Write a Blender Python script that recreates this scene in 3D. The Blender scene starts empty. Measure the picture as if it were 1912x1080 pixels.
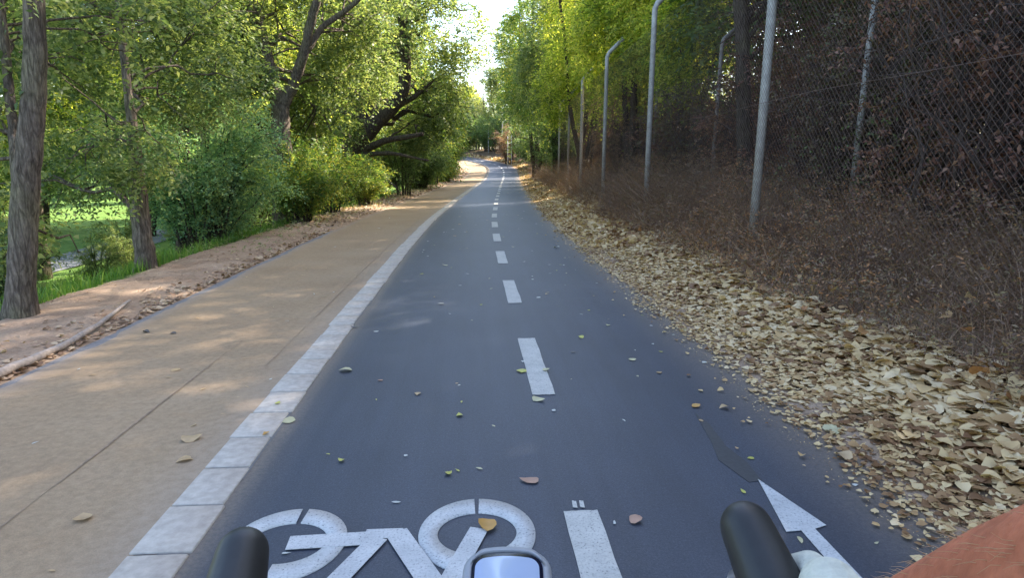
import bpy, math, random
import numpy as np
from mathutils import Vector

# ------------------------------------------------------------------ camera, sky, sun, exposure
sc = bpy.context.scene
COL = sc.collection
F = 1210.0; HC = 1.2
TH = math.atan((540 - 305) / F)
YAW = math.atan((956 - 880) / F * math.cos(TH))
cam = bpy.data.cameras.new('camera'); cam_o = bpy.data.objects.new('camera', cam); COL.objects.link(cam_o)
cam_o.location = (0, 0, HC); cam_o.rotation_euler = (math.pi / 2 - TH, 0, -YAW)
cam.sensor_width = 36.0; cam.lens = 36.0 * F / 1912; cam.clip_start = 0.02; cam.clip_end = 2000
sc.camera = cam_o

SUN_EL, SUN_AZ = math.radians(43), math.radians(58)
world = bpy.data.worlds.new('World'); sc.world = world; world.use_nodes = True
wn = world.node_tree
sky = wn.nodes.new('ShaderNodeTexSky'); sky.sky_type = 'NISHITA'; sky.sun_disc = False
sky.sun_elevation = SUN_EL; sky.sun_rotation = SUN_AZ; sky.dust_density = 2.0; sky.air_density = 1.0; sky.ozone_density = 1.0
wn.links.new(sky.outputs[0], wn.nodes['Background'].inputs[0]); wn.nodes['Background'].inputs[1].default_value = 0.15
sd = bpy.data.lights.new('sun', 'SUN'); sd.energy = 4.4; sd.angle = math.radians(0.53); sd.color = (1.0, 0.90, 0.76)
so = bpy.data.objects.new('sun', sd); COL.objects.link(so)
sdir = Vector((math.cos(SUN_EL) * math.sin(SUN_AZ), math.cos(SUN_EL) * math.cos(SUN_AZ), math.sin(SUN_EL)))
so.rotation_euler = sdir.to_track_quat('Z', 'Y').to_euler(); so.location = (20, 20, 30)
sc.view_settings.view_transform = 'Standard'; sc.view_settings.look = 'None'
sc.view_settings.exposure = 2.2; sc.view_settings.gamma = 1.0
sc.cycles.max_bounces = 7; sc.cycles.diffuse_bounces = 4; sc.cycles.glossy_bounces = 2
sc.cycles.transmission_bounces = 4; sc.cycles.transparent_max_bounces = 8
sc.cycles.use_denoising = True

R = np.random.default_rng(7)
random.seed(3)

# ------------------------------------------------------------------ helpers
def tag(o, label=None, cat=None, group=None, kind=None):
    if label: o['label'] = label
    if cat: o['category'] = cat
    if group: o['group'] = group
    if kind: o['kind'] = kind
    return o

def empty(name, loc, label, cat, group=None, rz=0):
    o = bpy.data.objects.new(name, None); COL.objects.link(o); o.location = loc; o.rotation_euler = (0, 0, rz)
    o.empty_display_size = 0.2
    return tag(o, label, cat, group)

def link(name, me, m, parent=None):
    if m is not None: me.materials.append(m)
    o = bpy.data.objects.new(name, me); COL.objects.link(o)
    if parent: o.parent = parent
    return o

def npmesh(name, V, faces, smooth=False):
    """V (N,3); faces: list of arrays (M,k)"""
    me = bpy.data.meshes.new(name)
    V = np.asarray(V, dtype=np.float32)
    me.vertices.add(len(V)); me.vertices.foreach_set('co', V.ravel())
    fl = [np.asarray(f, dtype=np.int32) for f in faces if len(f)]
    loops = np.concatenate([f.ravel() for f in fl]); tot = np.concatenate([np.full(len(f), f.shape[1], np.int32) for f in fl])
    start = np.concatenate([[0], np.cumsum(tot)[:-1]]).astype(np.int32)
    me.loops.add(len(loops)); me.loops.foreach_set('vertex_index', loops)
    me.polygons.add(len(tot)); me.polygons.foreach_set('loop_start', start); me.polygons.foreach_set('loop_total', tot)
    if smooth: me.polygons.foreach_set('use_smooth', np.ones(len(tot), bool))
    me.update(calc_edges=True); me.validate()
    return me

class MB:
    def __init__(s): s.v = []; s.f = {3: [], 4: []}; s.n = 0
    def add(s, V, fs):
        V = np.asarray(V, float)
        for f in fs:
            f = np.asarray(f, int)
            if len(f): s.f.setdefault(f.shape[1], []).append(f + s.n)
        s.v.append(V); s.n += len(V)
    def tube(s, pts, rad, k=6, cap=True, rough=0.0):
        pts = np.asarray(pts, float); n = len(pts); rad = np.broadcast_to(np.asarray(rad, float), (n,))
        t = np.gradient(pts, axis=0); t /= np.linalg.norm(t, axis=1)[:, None] + 1e-9
        ref = np.array([0.0, 0, 1]) if abs(t[0][2]) < .9 else np.array([1.0, 0, 0])
        a = np.cross(t, ref); a /= np.linalg.norm(a, axis=1)[:, None] + 1e-9
        b = np.cross(t, a)
        an = np.arange(k) * 2 * math.pi / k
        rr = rad[:, None] * (1 + (R.normal(0, rough, (n, k)) if rough else 0))
        V = pts[:, None] + rr[..., None] * (np.cos(an)[None, :, None] * a[:, None] + np.sin(an)[None, :, None] * b[:, None])
        i = np.arange(n - 1)[:, None] * k; j = np.arange(k)[None]; j2 = (j + 1) % k
        q = np.stack([i + j, i + j2, i + k + j2, i + k + j], -1).reshape(-1, 4)
        fs = [q]; V = V.reshape(-1, 3)
        if cap:
            V = np.vstack([V, pts[0], pts[-1]]); c0, c1 = len(V) - 2, len(V) - 1
            jj = np.arange(k); jn = (jj + 1) % k
            fs.append(np.stack([np.full(k, c0), jn, jj], -1)); fs.append(np.stack([np.full(k, c1), (n - 1) * k + jj, (n - 1) * k + jn], -1))
        s.add(V, fs)
    def box(s, c, d, rz=0):
        x, y, z = [q / 2 for q in d]
        V = np.array([[sx * x, sy * y, sz * z] for sz in (-1, 1) for sy in (-1, 1) for sx in (-1, 1)], float)
        cs, sn = math.cos(rz), math.sin(rz)
        V = np.stack([V[:, 0] * cs - V[:, 1] * sn, V[:, 0] * sn + V[:, 1] * cs, V[:, 2]], -1) + np.array(c)
        s.add(V, [[[0, 2, 3, 1], [4, 5, 7, 6], [0, 1, 5, 4], [2, 6, 7, 3], [0, 4, 6, 2], [1, 3, 7, 5]]])
    def mesh(s, name, smooth=False):
        return npmesh(name, np.vstack(s.v), [np.vstack(f) for f in s.f.values() if f], smooth)
    def build(s, name, m, parent=None, smooth=False):
        return link(name, s.mesh(name, smooth), m, parent)

def ray(px, py):
    cx = (px - 956) / F; cy = -(py - 540) / F
    d = np.array([cx, math.cos(TH) + cy * math.sin(TH), -math.sin(TH) + cy * math.cos(TH)])
    c, s = math.cos(YAW), math.sin(YAW)
    return np.array([d[0] * c + d[1] * s, -d[0] * s + d[1] * c, d[2]])
def at(px, py, Y):
    d = ray(px, py); return np.array([0, 0, HC]) + d * (Y / d[1])

# path centre line and ground profile
CY = np.array([-30, 0, 6, 8.9, 11.2, 13.5, 15.5, 17.9, 21.3, 25.7, 31.2, 37, 42.7, 51, 56, 59.6, 63.2, 66.3, 69.8, 72.8, 75.6, 80, 86, 95, 110, 150, 420.])
CX = np.array([.367, .367, .367, .378, .411, .463, .532, .65, .80, 1.04, 1.34, 1.66, 1.98, 2.50, 2.76, 2.84, 2.68, 2.2, 1.25, .25, -.9, -3.1, -6.6, -12.5, -23, -54, -260.])
_yy = np.arange(-30, 420, .25); _xx = np.interp(_yy, CY, CX)
_k = np.exp(-np.linspace(-2, 2, 13) ** 2); _k /= _k.sum(); _xs = np.convolve(np.pad(_xx, 6, mode='edge'), _k, 'valid')
_ks = np.sqrt(1 + np.gradient(_xs, _yy) ** 2)
def xc(y): return np.interp(y, _yy, _xs)
def kf(y): return np.interp(y, _yy, _ks)
def prof(y):
    y = np.asarray(y, float)
    return np.where(y < 42, 0, np.where(y < 58, .0022 * (y - 42) ** 2, .5632 + .0704 * (np.minimum(y, 84) - 58)))
HU = np.array([-400, -40, -14, -9.5, -6.5, -5.0, -4.3, -3.9, -3.3, -3.0, -2.9, 1.12, 1.3, 1.9, 2.5, 3.1, 4.2, 6, 12, 400])
HZ = np.array([-1.0, -1.6, -1.45, -1.3, -.85, -.36, -.05, .03, .035, .005, -.03, -.03, .008, .05, .15, .30, .5, .6, .7, .7])
def hz(u): return np.interp(u, HU, HZ)
def gz(x, y): return float(prof(y) + hz((x - xc(y)) / kf(y)))

# ------------------------------------------------------------------ materials
def mat(name):
    m = bpy.data.materials.new(name); m.use_nodes = True
    nt = m.node_tree; b = nt.nodes['Principled BSDF']
    return m, nt, b
def N(nt, t, **kw):
    n = nt.nodes.new(t)
    for k, v in kw.items(): setattr(n, k, v)
    return n
def noise(nt, scale, detail=4, rough=.55, vec=None, dist=0):
    n = N(nt, 'ShaderNodeTexNoise'); n.inputs['Scale'].default_value = scale; n.inputs['Detail'].default_value = detail
    n.inputs['Roughness'].default_value = rough; n.inputs['Distortion'].default_value = dist
    if vec is not None: nt.links.new(vec, n.inputs['Vector'])
    return n
def ramp(nt, src, stops):
    r = N(nt, 'ShaderNodeValToRGB'); e = r.color_ramp.elements
    while len(e) < len(stops): e.new(.5)
    for i, (p, c) in enumerate(stops):
        e[i].position = p; e[i].color = (*c, 1) if len(c) == 3 else c
    nt.links.new(src, r.inputs[0]); return r
def mix(nt, fac, a, b, mode='MIX'):
    m = N(nt, 'ShaderNodeMix', data_type='RGBA', blend_type=mode)
    for s, v in ((0, fac), (6, a), (7, b)):
        if hasattr(v, 'is_linked') or hasattr(v, 'links'): nt.links.new(v, m.inputs[s])
        elif s == 0: m.inputs[0].default_value = v
        else: m.inputs[s].default_value = (*v, 1)
    return m.outputs[2]
def bump(nt, b, src, strength=.3, dist=.01):
    n = N(nt, 'ShaderNodeBump'); n.inputs['Strength'].default_value = strength; n.inputs['Distance'].default_value = dist
    nt.links.new(src, n.inputs['Height']); nt.links.new(n.outputs[0], b.inputs['Normal']); return n
def objco(nt): return N(nt, 'ShaderNodeTexCoord').outputs['Object']
def mapping(nt, sc_):
    m = N(nt, 'ShaderNodeMapping'); m.inputs['Scale'].default_value = sc_; nt.links.new(objco(nt), m.inputs[0]); return m.outputs[0]
def setc(nt, b, out): nt.links.new(out, b.inputs['Base Color'])

def plain(name, c, rough=.6, metal=0, spec=.5, var=.12, vs=30, bs=0):
    m, nt, b = mat(name)
    n = noise(nt, vs, 4, .6, objco(nt))
    lo = tuple(x * (1 - var) for x in c); hi = tuple(min(1, x * (1 + var)) for x in c)
    r = ramp(nt, n.outputs[0], [(.3, lo), (.7, hi)]); setc(nt, b, r.outputs[0])
    b.inputs['Roughness'].default_value = rough; b.inputs['Metallic'].default_value = metal; b.inputs['Specular IOR Level'].default_value = spec
    if bs: bump(nt, b, n.outputs[0], bs, .004)
    return m

def leafmat(name, cols, trans=.45, clump=.5, rough=.5, tcol=1.5, spec=.35):
    """leaf: colour per leaf from a ramp (random per island) shifted by a soft clump noise; front diffuse+gloss, translucent back"""
    m, nt, b = mat(name)
    g = N(nt, 'ShaderNodeNewGeometry'); n = noise(nt, clump, 2, .5, objco(nt))
    a = N(nt, 'ShaderNodeMath', operation='MULTIPLY_ADD'); nt.links.new(n.outputs[0], a.inputs[0]); a.inputs[1].default_value = 1.1; a.inputs[2].default_value = -.55
    cols = [tuple(min(.75, x * (1.25 if 'green' in name or 'olive' in name else 1.0)) for x in c) for c in cols]
    s = N(nt, 'ShaderNodeMath', operation='ADD'); nt.links.new(g.outputs['Random Per Island'], s.inputs[0]); nt.links.new(a.outputs[0], s.inputs[1])
    r = ramp(nt, s.outputs[0], [(i / (len(cols) - 1) * .9 + .05, c) for i, c in enumerate(cols)])
    setc(nt, b, r.outputs[0]); b.inputs['Roughness'].default_value = rough; b.inputs['Specular IOR Level'].default_value = spec
    t = N(nt, 'ShaderNodeBsdfTranslucent'); tc = mix(nt, 1.0, r.outputs[0], (tcol, tcol, tcol * .55), 'MULTIPLY'); nt.links.new(tc, t.inputs[0])
    mx = N(nt, 'ShaderNodeMixShader'); mx.inputs[0].default_value = trans
    nt.links.new(b.outputs[0], mx.inputs[1]); nt.links.new(t.outputs[0], mx.inputs[2])
    nt.links.new(mx.outputs[0], nt.nodes['Material Output'].inputs['Surface'])
    return m

L_MID = leafmat('leaf_mid_green', [(.07, .105, .04), (.10, .15, .055), (.155, .205, .075), (.215, .25, .095), (.29, .31, .12)])
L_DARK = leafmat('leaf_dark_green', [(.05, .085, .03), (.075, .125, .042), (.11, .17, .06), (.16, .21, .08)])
L_BLUE = leafmat('leaf_elm_green', [(.08, .16, .09), (.12, .23, .12), (.18, .30, .16), (.25, .36, .18), (.28, .34, .12)], trans=.45)
L_SHRUB = leafmat('leaf_fresh_green', [(.05, .10, .03), (.08, .15, .035), (.12, .20, .045), (.20, .25, .05), (.32, .29, .06)])
L_YEL = leafmat('leaf_yellow_green', [(.10, .15, .03), (.18, .24, .04), (.28, .32, .06), (.38, .38, .08), (.48, .44, .11)], trans=.65, tcol=1.7)
L_OLIVE = leafmat('leaf_olive', [(.10, .13, .06), (.16, .19, .09), (.23, .26, .13), (.30, .32, .18)])
L_BROWN = leafmat('leaf_dead_brown', [(.11, .052, .042), (.17, .080, .060), (.25, .115, .085), (.33, .165, .115), (.42, .24, .16)], trans=.42, tcol=1.1)
L_DKBR = leafmat('leaf_dead_backlit_brown_green', [(.06, .055, .035), (.10, .07, .05), (.14, .09, .065), (.16, .12, .06), (.11, .15, .05)], trans=.25, tcol=1.1)  # dead shrub brown; on the near right trees it paints backlit shade
L_RUST = leafmat('leaf_rust', [(.16, .095, .07), (.25, .15, .11), (.34, .22, .16)], trans=.4)
L_LITTER = leafmat('leaf_litter_tan', [(.20, .10, .045), (.38, .22, .10), (.56, .37, .175), (.64, .45, .22), (.67, .49, .26), (.73, .56, .34)], trans=.2, clump=1.5, rough=.6, tcol=1.1)
L_LITTER_L = leafmat('leaf_litter_pinkish', [(.20, .12, .075), (.36, .23, .15), (.48, .33, .22), (.58, .44, .30)], trans=.2, clump=1.5, rough=.65, tcol=1.1)
L_GRASS = leafmat('grass_blades', [(.06, .14, .02), (.09, .20, .028), (.13, .25, .035), (.20, .28, .06)], trans=.35, clump=.8)
L_WEED = leafmat('dry_weed_stems', [(.14, .075, .05), (.22, .12, .08), (.30, .18, .12), (.42, .28, .18)], trans=.3, tcol=1.1, clump=1.2)

def barkmat(name, c1, c2, scale=1.0):
    m, nt, b = mat(name)
    v = mapping(nt, (26 * scale, 26 * scale, 4.0 * scale)); v2 = mapping(nt, (75 * scale, 75 * scale, 16 * scale))
    n = noise(nt, 1.6, 8, .7, v, .5); nf = noise(nt, 1.5, 6, .7, v2); n2 = noise(nt, 3.0, 4, .6, objco(nt))
    vo = N(nt, 'ShaderNodeTexVoronoi', feature='DISTANCE_TO_EDGE'); vo.inputs['Scale'].default_value = 1.0; nt.links.new(v, vo.inputs['Vector'])
    fis = ramp(nt, vo.outputs['Distance'], [(.0, (.6, .6, .6)), (.14, (1, 1, 1))])
    r = ramp(nt, n.outputs[0], [(.34, c1), (.5, tuple((a + b_) / 2 for a, b_ in zip(c1, c2))), (.62, c2)])
    o = mix(nt, 1.0, r.outputs[0], fis.outputs[0], 'MULTIPLY')
    gr = ramp(nt, nf.outputs[0], [(.3, (.7, .7, .7)), (.7, (1.3, 1.3, 1.3))]); o = mix(nt, 1.0, o, gr.outputs[0], 'MULTIPLY')
    lic = ramp(nt, n2.outputs[0], [(.45, (1, 1, 1)), (.68, (1.15, 1.25, 1.0))]); o = mix(nt, 1.0, o, lic.outputs[0], 'MULTIPLY'); setc(nt, b, o)
    hsum = N(nt, 'ShaderNodeMath', operation='MULTIPLY'); nt.links.new(fis.outputs[0], hsum.inputs[0]); nt.links.new(n.outputs[0], hsum.inputs[1])
    b.inputs['Roughness'].default_value = .92; b.inputs['Specular IOR Level'].default_value = .15; bump(nt, b, hsum.outputs[0], 1.0, .03); return m
BARK = barkmat('bark_grey_brown', (.075, .058, .046), (.25, .20, .165))
BARK_D = barkmat('bark_dark', (.03, .022, .018), (.12, .095, .078))
BARK_P = barkmat('bark_pale', (.16, .13, .10), (.42, .36, .29))
TWIG = plain('dead_twigs', (.062, .042, .034), .9, var=.4, vs=6)

# asphalt
def asphalt():
    m, nt, b = mat('asphalt_blue_grey'); co = objco(nt)
    fine = noise(nt, 150, 6, .85, co); med = noise(nt, 60, 4, .6, co); big = noise(nt, .9, 5, .6, co)
    st = noise(nt, 6, 5, .6, mapping(nt, (1.6, .12, 1)))
    r = ramp(nt, fine.outputs[0], [(.30, (.012, .015, .026)), (.50, (.032, .040, .060)), (.62, (.058, .068, .092)), (.74, (.19, .20, .23))])
    r2 = ramp(nt, med.outputs[0], [(.3, (.84, .84, .84)), (.7, (1.14, 1.14, 1.14))])
    r3 = ramp(nt, big.outputs[0], [(.3, (.84, .84, .86)), (.7, (1.16, 1.14, 1.12))])
    r4 = ramp(nt, st.outputs[0], [(.35, (.9, .9, .9)), (.65, (1.1, 1.1, 1.1))])
    o = mix(nt, 1.0, r.outputs[0], r2.outputs[0], 'MULTIPLY'); o = mix(nt, 1.0, o, r3.outputs[0], 'MULTIPLY'); o = mix(nt, 1.0, o, r4.outputs[0], 'MULTIPLY')
    # tan dust near the edges
    at_ = N(nt, 'ShaderNodeAttribute'); at_.attribute_name = 'edge'
    md = N(nt, 'ShaderNodeMath', operation='MULTIPLY'); nt.links.new(at_.outputs['Fac'], md.inputs[0]); nt.links.new(med.outputs[0], md.inputs[1])
    o = mix(nt, md.outputs[0], o, (.30, .22, .14)); setc(nt, b, o)
    b.inputs['Roughness'].default_value = .55; b.inputs['Specular IOR Level'].default_value = .5
    bump(nt, b, fine.outputs[0], .35, .003); return m
ASPH = asphalt()

def tanmat():
    m, nt, b = mat('tan_surface'); co = objco(nt)
    fine = noise(nt, 300, 3, .7, co); med = noise(nt, 25, 5, .65, co); big = noise(nt, 1.1, 5, .6, co)
    r = ramp(nt, big.outputs[0], [(.3, (.305, .20, .122)), (.5, (.335, .226, .14)), (.72, (.365, .252, .162))])
    r2 = ramp(nt, med.outputs[0], [(.3, (.82, .82, .82)), (.7, (1.13, 1.13, 1.13))])
    r3 = ramp(nt, fine.outputs[0], [(.3, (.74, .84, .84)), (.7, (1.13, 1.13, 1.13))])
    o = mix(nt, 1.0, r.outputs[0], r2.outputs[0], 'MULTIPLY'); o = mix(nt, 1.0, o, r3.outputs[0], 'MULTIPLY')
    at_ = N(nt, 'ShaderNodeAttribute'); at_.attribute_name = 'edge'
    md = N(nt, 'ShaderNodeMath', operation='MULTIPLY'); nt.links.new(at_.outputs['Fac'], md.inputs[0]); nt.links.new(med.outputs[0], md.inputs[1])
    o = mix(nt, md.outputs[0], o, (.30, .26, .23)); setc(nt, b, o)
    b.inputs['Roughness'].default_value = .9; b.inputs['Specular IOR Level'].default_value = .2
    bump(nt, b, fine.outputs[0], .3, .003); return m
TAN = tanmat()
GREY_EDGE = plain('grey_edge_tarmac', (.20, .19, .19), .9, var=.22, vs=80, bs=.3, spec=.2)
KERB = plain('kerb_concrete', (.42, .37, .32), .9, var=.17, vs=28, bs=.25, spec=.25)
CRACK = plain('joint_crack', (.24, .165, .11), .95, var=.3)
TAR = plain('tar_patch', (.034, .037, .043), .55, var=.2, vs=60, bs=.2)
def paintmat(name, c):
    m, nt, b = mat(name); co = objco(nt)
    n = noise(nt, 130, 4, .7, co); n2 = noise(nt, 9, 5, .6, co)
    r = ramp(nt, n.outputs[0], [(.33, (.10, .11, .13)), (.40, tuple(x * .80 for x in c)), (.55, tuple(x * .95 for x in c)), (.8, c)])
    r2 = ramp(nt, n2.outputs[0], [(.3, (.78, .78, .79)), (.65, (1, 1, 1))])
    setc(nt, b, mix(nt, 1.0, r.outputs[0], r2.outputs[0], 'MULTIPLY')); b.inputs['Roughness'].default_value = .7
    bump(nt, b, n.outputs[0], .25, .002); return m
PAINT = paintmat('road_paint_white', (.54, .535, .53)); PAINT2 = paintmat('road_paint_warm', (.53, .51, .47))

def groundmat():
    m, nt, b = mat('soil_and_turf'); co = objco(nt)
    a = N(nt, 'ShaderNodeAttribute'); a.attribute_name = 'zone'; sp = N(nt, 'ShaderNodeSeparateColor'); nt.links.new(a.outputs['Color'], sp.inputs[0])
    n1 = noise(nt, 2.3, 6, .65, co); n2 = noise(nt, 40, 5, .7, co)
    dirt = ramp(nt, n1.outputs[0], [(.3, (.26, .175, .12)), (.5, (.34, .24, .17)), (.7, (.42, .31, .225))])
    fine = ramp(nt, n2.outputs[0], [(.3, (.72, .72, .72)), (.7, (1.2, 1.2, 1.2))])
    turf = ramp(nt, n1.outputs[0], [(.3, (.07, .14, .03)), (.55, (.12, .20, .045)), (.75, (.24, .27, .09))])
    dry = ramp(nt, n1.outputs[0], [(.3, (.10, .065, .04)), (.7, (.22, .15, .09))])
    def fac(ch):
        ad = N(nt, 'ShaderNodeMath', operation='ADD'); nt.links.new(sp.outputs[ch], ad.inputs[0]); nt.links.new(n1.outputs[0], ad.inputs[1])
        mr = N(nt, 'ShaderNodeMapRange'); mr.inputs[1].default_value = .9; mr.inputs[2].default_value = 1.1; nt.links.new(ad.outputs[0], mr.inputs[0]); return mr.outputs[0]
    o = mix(nt, fac(0), dirt.outputs[0], turf.outputs[0]); o = mix(nt, fac(1), o, dry.outputs[0])
    setc(nt, b, mix(nt, 1.0, o, fine.outputs[0], 'MULTIPLY')); b.inputs['Roughness'].default_value = .95; b.inputs['Specular IOR Level'].default_value = .1
    bump(nt, b, n2.outputs[0], .6, .02); return m
GROUND = groundmat()
GALV = plain('galvanised_steel', (.40, .375, .345), .6, .15, var=.22, vs=12, bs=.1)
GALV_RUST = plain('galvanised_dull', (.22, .19, .17), .7, .1, var=.35, vs=9, bs=.1)
WIRE = plain('fence_wire', (.15, .095, .075), .8, .0, var=.3)

# ------------------------------------------------------------------ ground
ys = np.concatenate([np.arange(-14, 20, .16), np.arange(20, 90, .5), np.arange(90, 200, 2.5), np.arange(200, 421, 20)])
us = np.concatenate([[-400, -250, -150, -90, -60, -40, -30, -24], np.arange(-20, -9, 1.0), np.arange(-9, -4.7, .3), np.arange(-4.7, -2.95, .09), [-2.93, -2.7, -1.5, 0, .9, 1.08], np.arange(1.16, 3.4, .08), np.arange(3.4, 7, .3), [8, 9, 10.5, 12, 15, 20, 30, 50, 90, 200, 400]])
UU, YY = np.meshgrid(us, ys)
XX = xc(YY) + UU * kf(YY)
side = np.where((UU < -3.05) | (UU > 1.3), 1, 0)
nz = (np.sin(XX * 5.1 + YY * 2.3) + np.sin(YY * 4.7 - XX * 2.9) + np.sin(XX * 11 + 1.3) * np.sin(YY * 9)) * .006 + R.normal(0, .006, XX.shape)
big = (np.sin(XX * .35 + YY * .22) * np.sin(YY * .31 + 1)) * .12 * np.clip((np.abs(UU) - 6) / 6, 0, 1)
ZZ = prof(YY) + np.interp(UU, HU, HZ) + nz * side + big
V = np.stack([XX, YY, ZZ], -1).reshape(-1, 3); nu, ny = len(us), len(ys)
i = (np.arange(ny - 1)[:, None] * nu + np.arange(nu - 1)[None]).ravel()
gm = npmesh('ground', V, [np.stack([i, i + 1, i + nu + 1, i + nu], -1)], True)
zc_ = np.zeros((len(V), 4), np.float32); U_ = UU.ravel()
wob = np.sin(YY.ravel() * 1.1) * .08 + np.sin(YY.ravel() * 2.7 + 1) * .05
zc_[:, 0] = np.clip((-4.0 + wob - U_) / .5, 0, 1); zc_[:, 1] = np.clip((U_ - 1.0) / .8, 0, 1); zc_[:, 3] = 1
ca = gm.color_attributes.new('zone', 'FLOAT_COLOR', 'POINT'); ca.data.foreach_set('color', zc_.ravel())
tag(link('ground', gm, GROUND), kind='structure')

def sheet(name, u0, u1, z, m, y0=-12, y1=170, nc=2, edgefade=None, jit=(0, 0)):
    y = np.concatenate([np.arange(y0, min(y1, 22), .12), np.arange(22, min(y1, 90), .5), np.arange(90, y1, 1.5)]) if y1 > 22 else np.arange(y0, y1, .1)
    t = np.linspace(0, 1, nc); a = u0 + R.normal(0, 1, len(y)) * jit[0]; b_ = u1 + R.normal(0, 1, len(y)) * jit[1]
    a = a + np.sin(y * 3.1) * jit[0] * 1.5; b_ = b_ + np.sin(y * 2.3 + 1) * jit[1] * 1.5
    U = a[:, None] * (1 - t) + b_[:, None] * t; X = xc(y)[:, None] + U * kf(y)[:, None]
    V = np.stack([X, np.broadcast_to(y[:, None], X.shape), np.broadcast_to((prof(y) + z)[:, None], X.shape)], -1).reshape(-1, 3)
    i = (np.arange(len(y) - 1)[:, None] * nc + np.arange(nc - 1)[None]).ravel()
    me = npmesh(name, V, [np.stack([i, i + 1, i + nc + 1, i + nc], -1)])
    if edgefade:
        e = np.zeros((len(V), 4), np.float32); e[:, 3] = 1; fl, fr = edgefade
        uu = U.ravel(); v = np.zeros(len(uu))
        if fl: v = np.maximum(v, np.clip(1 - (uu - u0) / fl, 0, 1) ** 1.5)
        if fr: v = np.maximum(v, np.clip(1 - (u1 - uu) / fr, 0, 1) ** 1.5)
        e[:, 0] = e[:, 1] = e[:, 2] = v
        c = me.color_attributes.new('edge', 'FLOAT_COLOR', 'POINT'); c.data.foreach_set('color', e.ravel())
    return link(name, me, m)
tag(sheet('cycle_path', -1.275, 1.2, 0, ASPH, nc=26, edgefade=(.14, .42), jit=(0, .012)), kind='structure')
tag(sheet('footpath', -2.90, -1.36, .002, TAN, nc=16, edgefade=(.12, .35), jit=(.012, 0)), kind='structure')
tag(sheet('footpath_edge', -2.99, -2.85, -.004, GREY_EDGE, y1=12, nc=2, jit=(.012, 0)), kind='structure')
tag(sheet('footpath_joint', -1.953, -1.947, .006, CRACK, y1=4.6, jit=(.002, .002)), kind='structure')
tag(sheet('footpath_joint', -1.613, -1.609, .006, CRACK, y0=3.8, y1=14, jit=(.002, .002)), kind='structure')

# kerb: slabs with thin open joints, butted on a mortar bed
tag(sheet('kerb_bed', -1.43, -1.262, .002, plain('mortar', (.16, .155, .15), .95), jit=(0, .003)), kind='structure')
kb = MB(); y = -6.0; k_i = 0
while y < 150:
    L = .292 if y < 50 else (.6 if y < 85 else 1.0)
    c = xc(y + L / 2) - 1.355 * kf(y + L / 2); rz = -math.atan((xc(y + L) - xc(y)) / L)
    wl = (.18 + random.uniform(-.006, .012)) * float(kf(y)); zt = prof(y + L / 2) + (random.uniform(-.002, .002) if y < 50 else (.03 if y < 110 else 0))
    sh = random.uniform(-.006, .006)
    kb.box((c + sh, y + L / 2, float(zt) - .012), (wl, L - .012, .044), rz)
    y += L
ko = kb.build('kerb', KERB); tag(ko, kind='structure')
bv = ko.modifiers.new('b', 'BEVEL'); bv.width = .004; bv.segments = 1

# painted markings: thin raised paint
def prism(mb, poly, z0=.0035, t=.002):
    """poly counter-clockwise; triangulated via bmesh-free ngon"""
    n = len(poly); V = [(p[0], p[1], z0) for p in poly] + [(p[0], p[1], z0 + t) for p in poly]
    mb.add(V, [[[(j), (j + 1) % n, n + (j + 1) % n, n + j]] for j in range(n)])
    mb.add(V[n:], [[list(range(n))]])
mk = MB(); y = -2.17
y0s = [2.061 - 1.117 + 2.28 * k for k in range(-2, 60)]
for y0 in y0s:
    if y0 > 140: break
    seg = 4 if y0 > 20 else 1
    for q in range(seg):
        ya = y0 + 1.117 * q / seg; yb = y0 + 1.117 * (q + 1) / seg
        a, b_ = float(xc(ya)), float(xc(yb)); za, zb = float(prof(ya)) + .005, float(prof(yb)) + .005
        if y0 > 8 or y0 < 0:
            mk.add([(a - .06, ya, za), (a + .06, ya, za), (b_ + .06, yb, zb), (b_ - .06, yb, zb)], [[[0, 1, 2, 3]]])
        else:
            poly = []
            for (xa, y_a, xb, y_b) in ((a - .06, ya, a + .06, ya), (a + .06, ya, b_ + .06, yb), (b_ + .06, yb, b_ - .06, yb), (b_ - .06, yb, a - .06, ya)):
                for t in np.linspace(0, 1, 9)[:-1]:
                    poly.append((xa + (xb - xa) * t + random.gauss(0, .0012), y_a + (y_b - y_a) * t + random.gauss(0, .0015)))
            prism(mk, poly)
for fx in (.352, .378):   # two flecks of old paint before the near dash
    prism(mk, [(fx - .008, 2.085), (fx + .008, 2.08), (fx + .010, 2.125), (fx - .004, 2.13)])
tag(mk.build('centre_line_marking', PAINT2), kind='structure')

ar = MB()
prism(ar, [(1.118, 1.05), (1.165, 1.05), (1.130, 1.60), (1.127, 1.899), (1.176, 1.917), (1.087, 2.247), (1.024, 1.888), (1.077, 1.893), (1.073, 1.60)][::1])
tag(ar.build('direction_arrow_marking', PAINT), kind='structure')
tag(sheet('dummy', 0, .01, 0, TAR, y1=-11.5), kind='structure') if False else None

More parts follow.
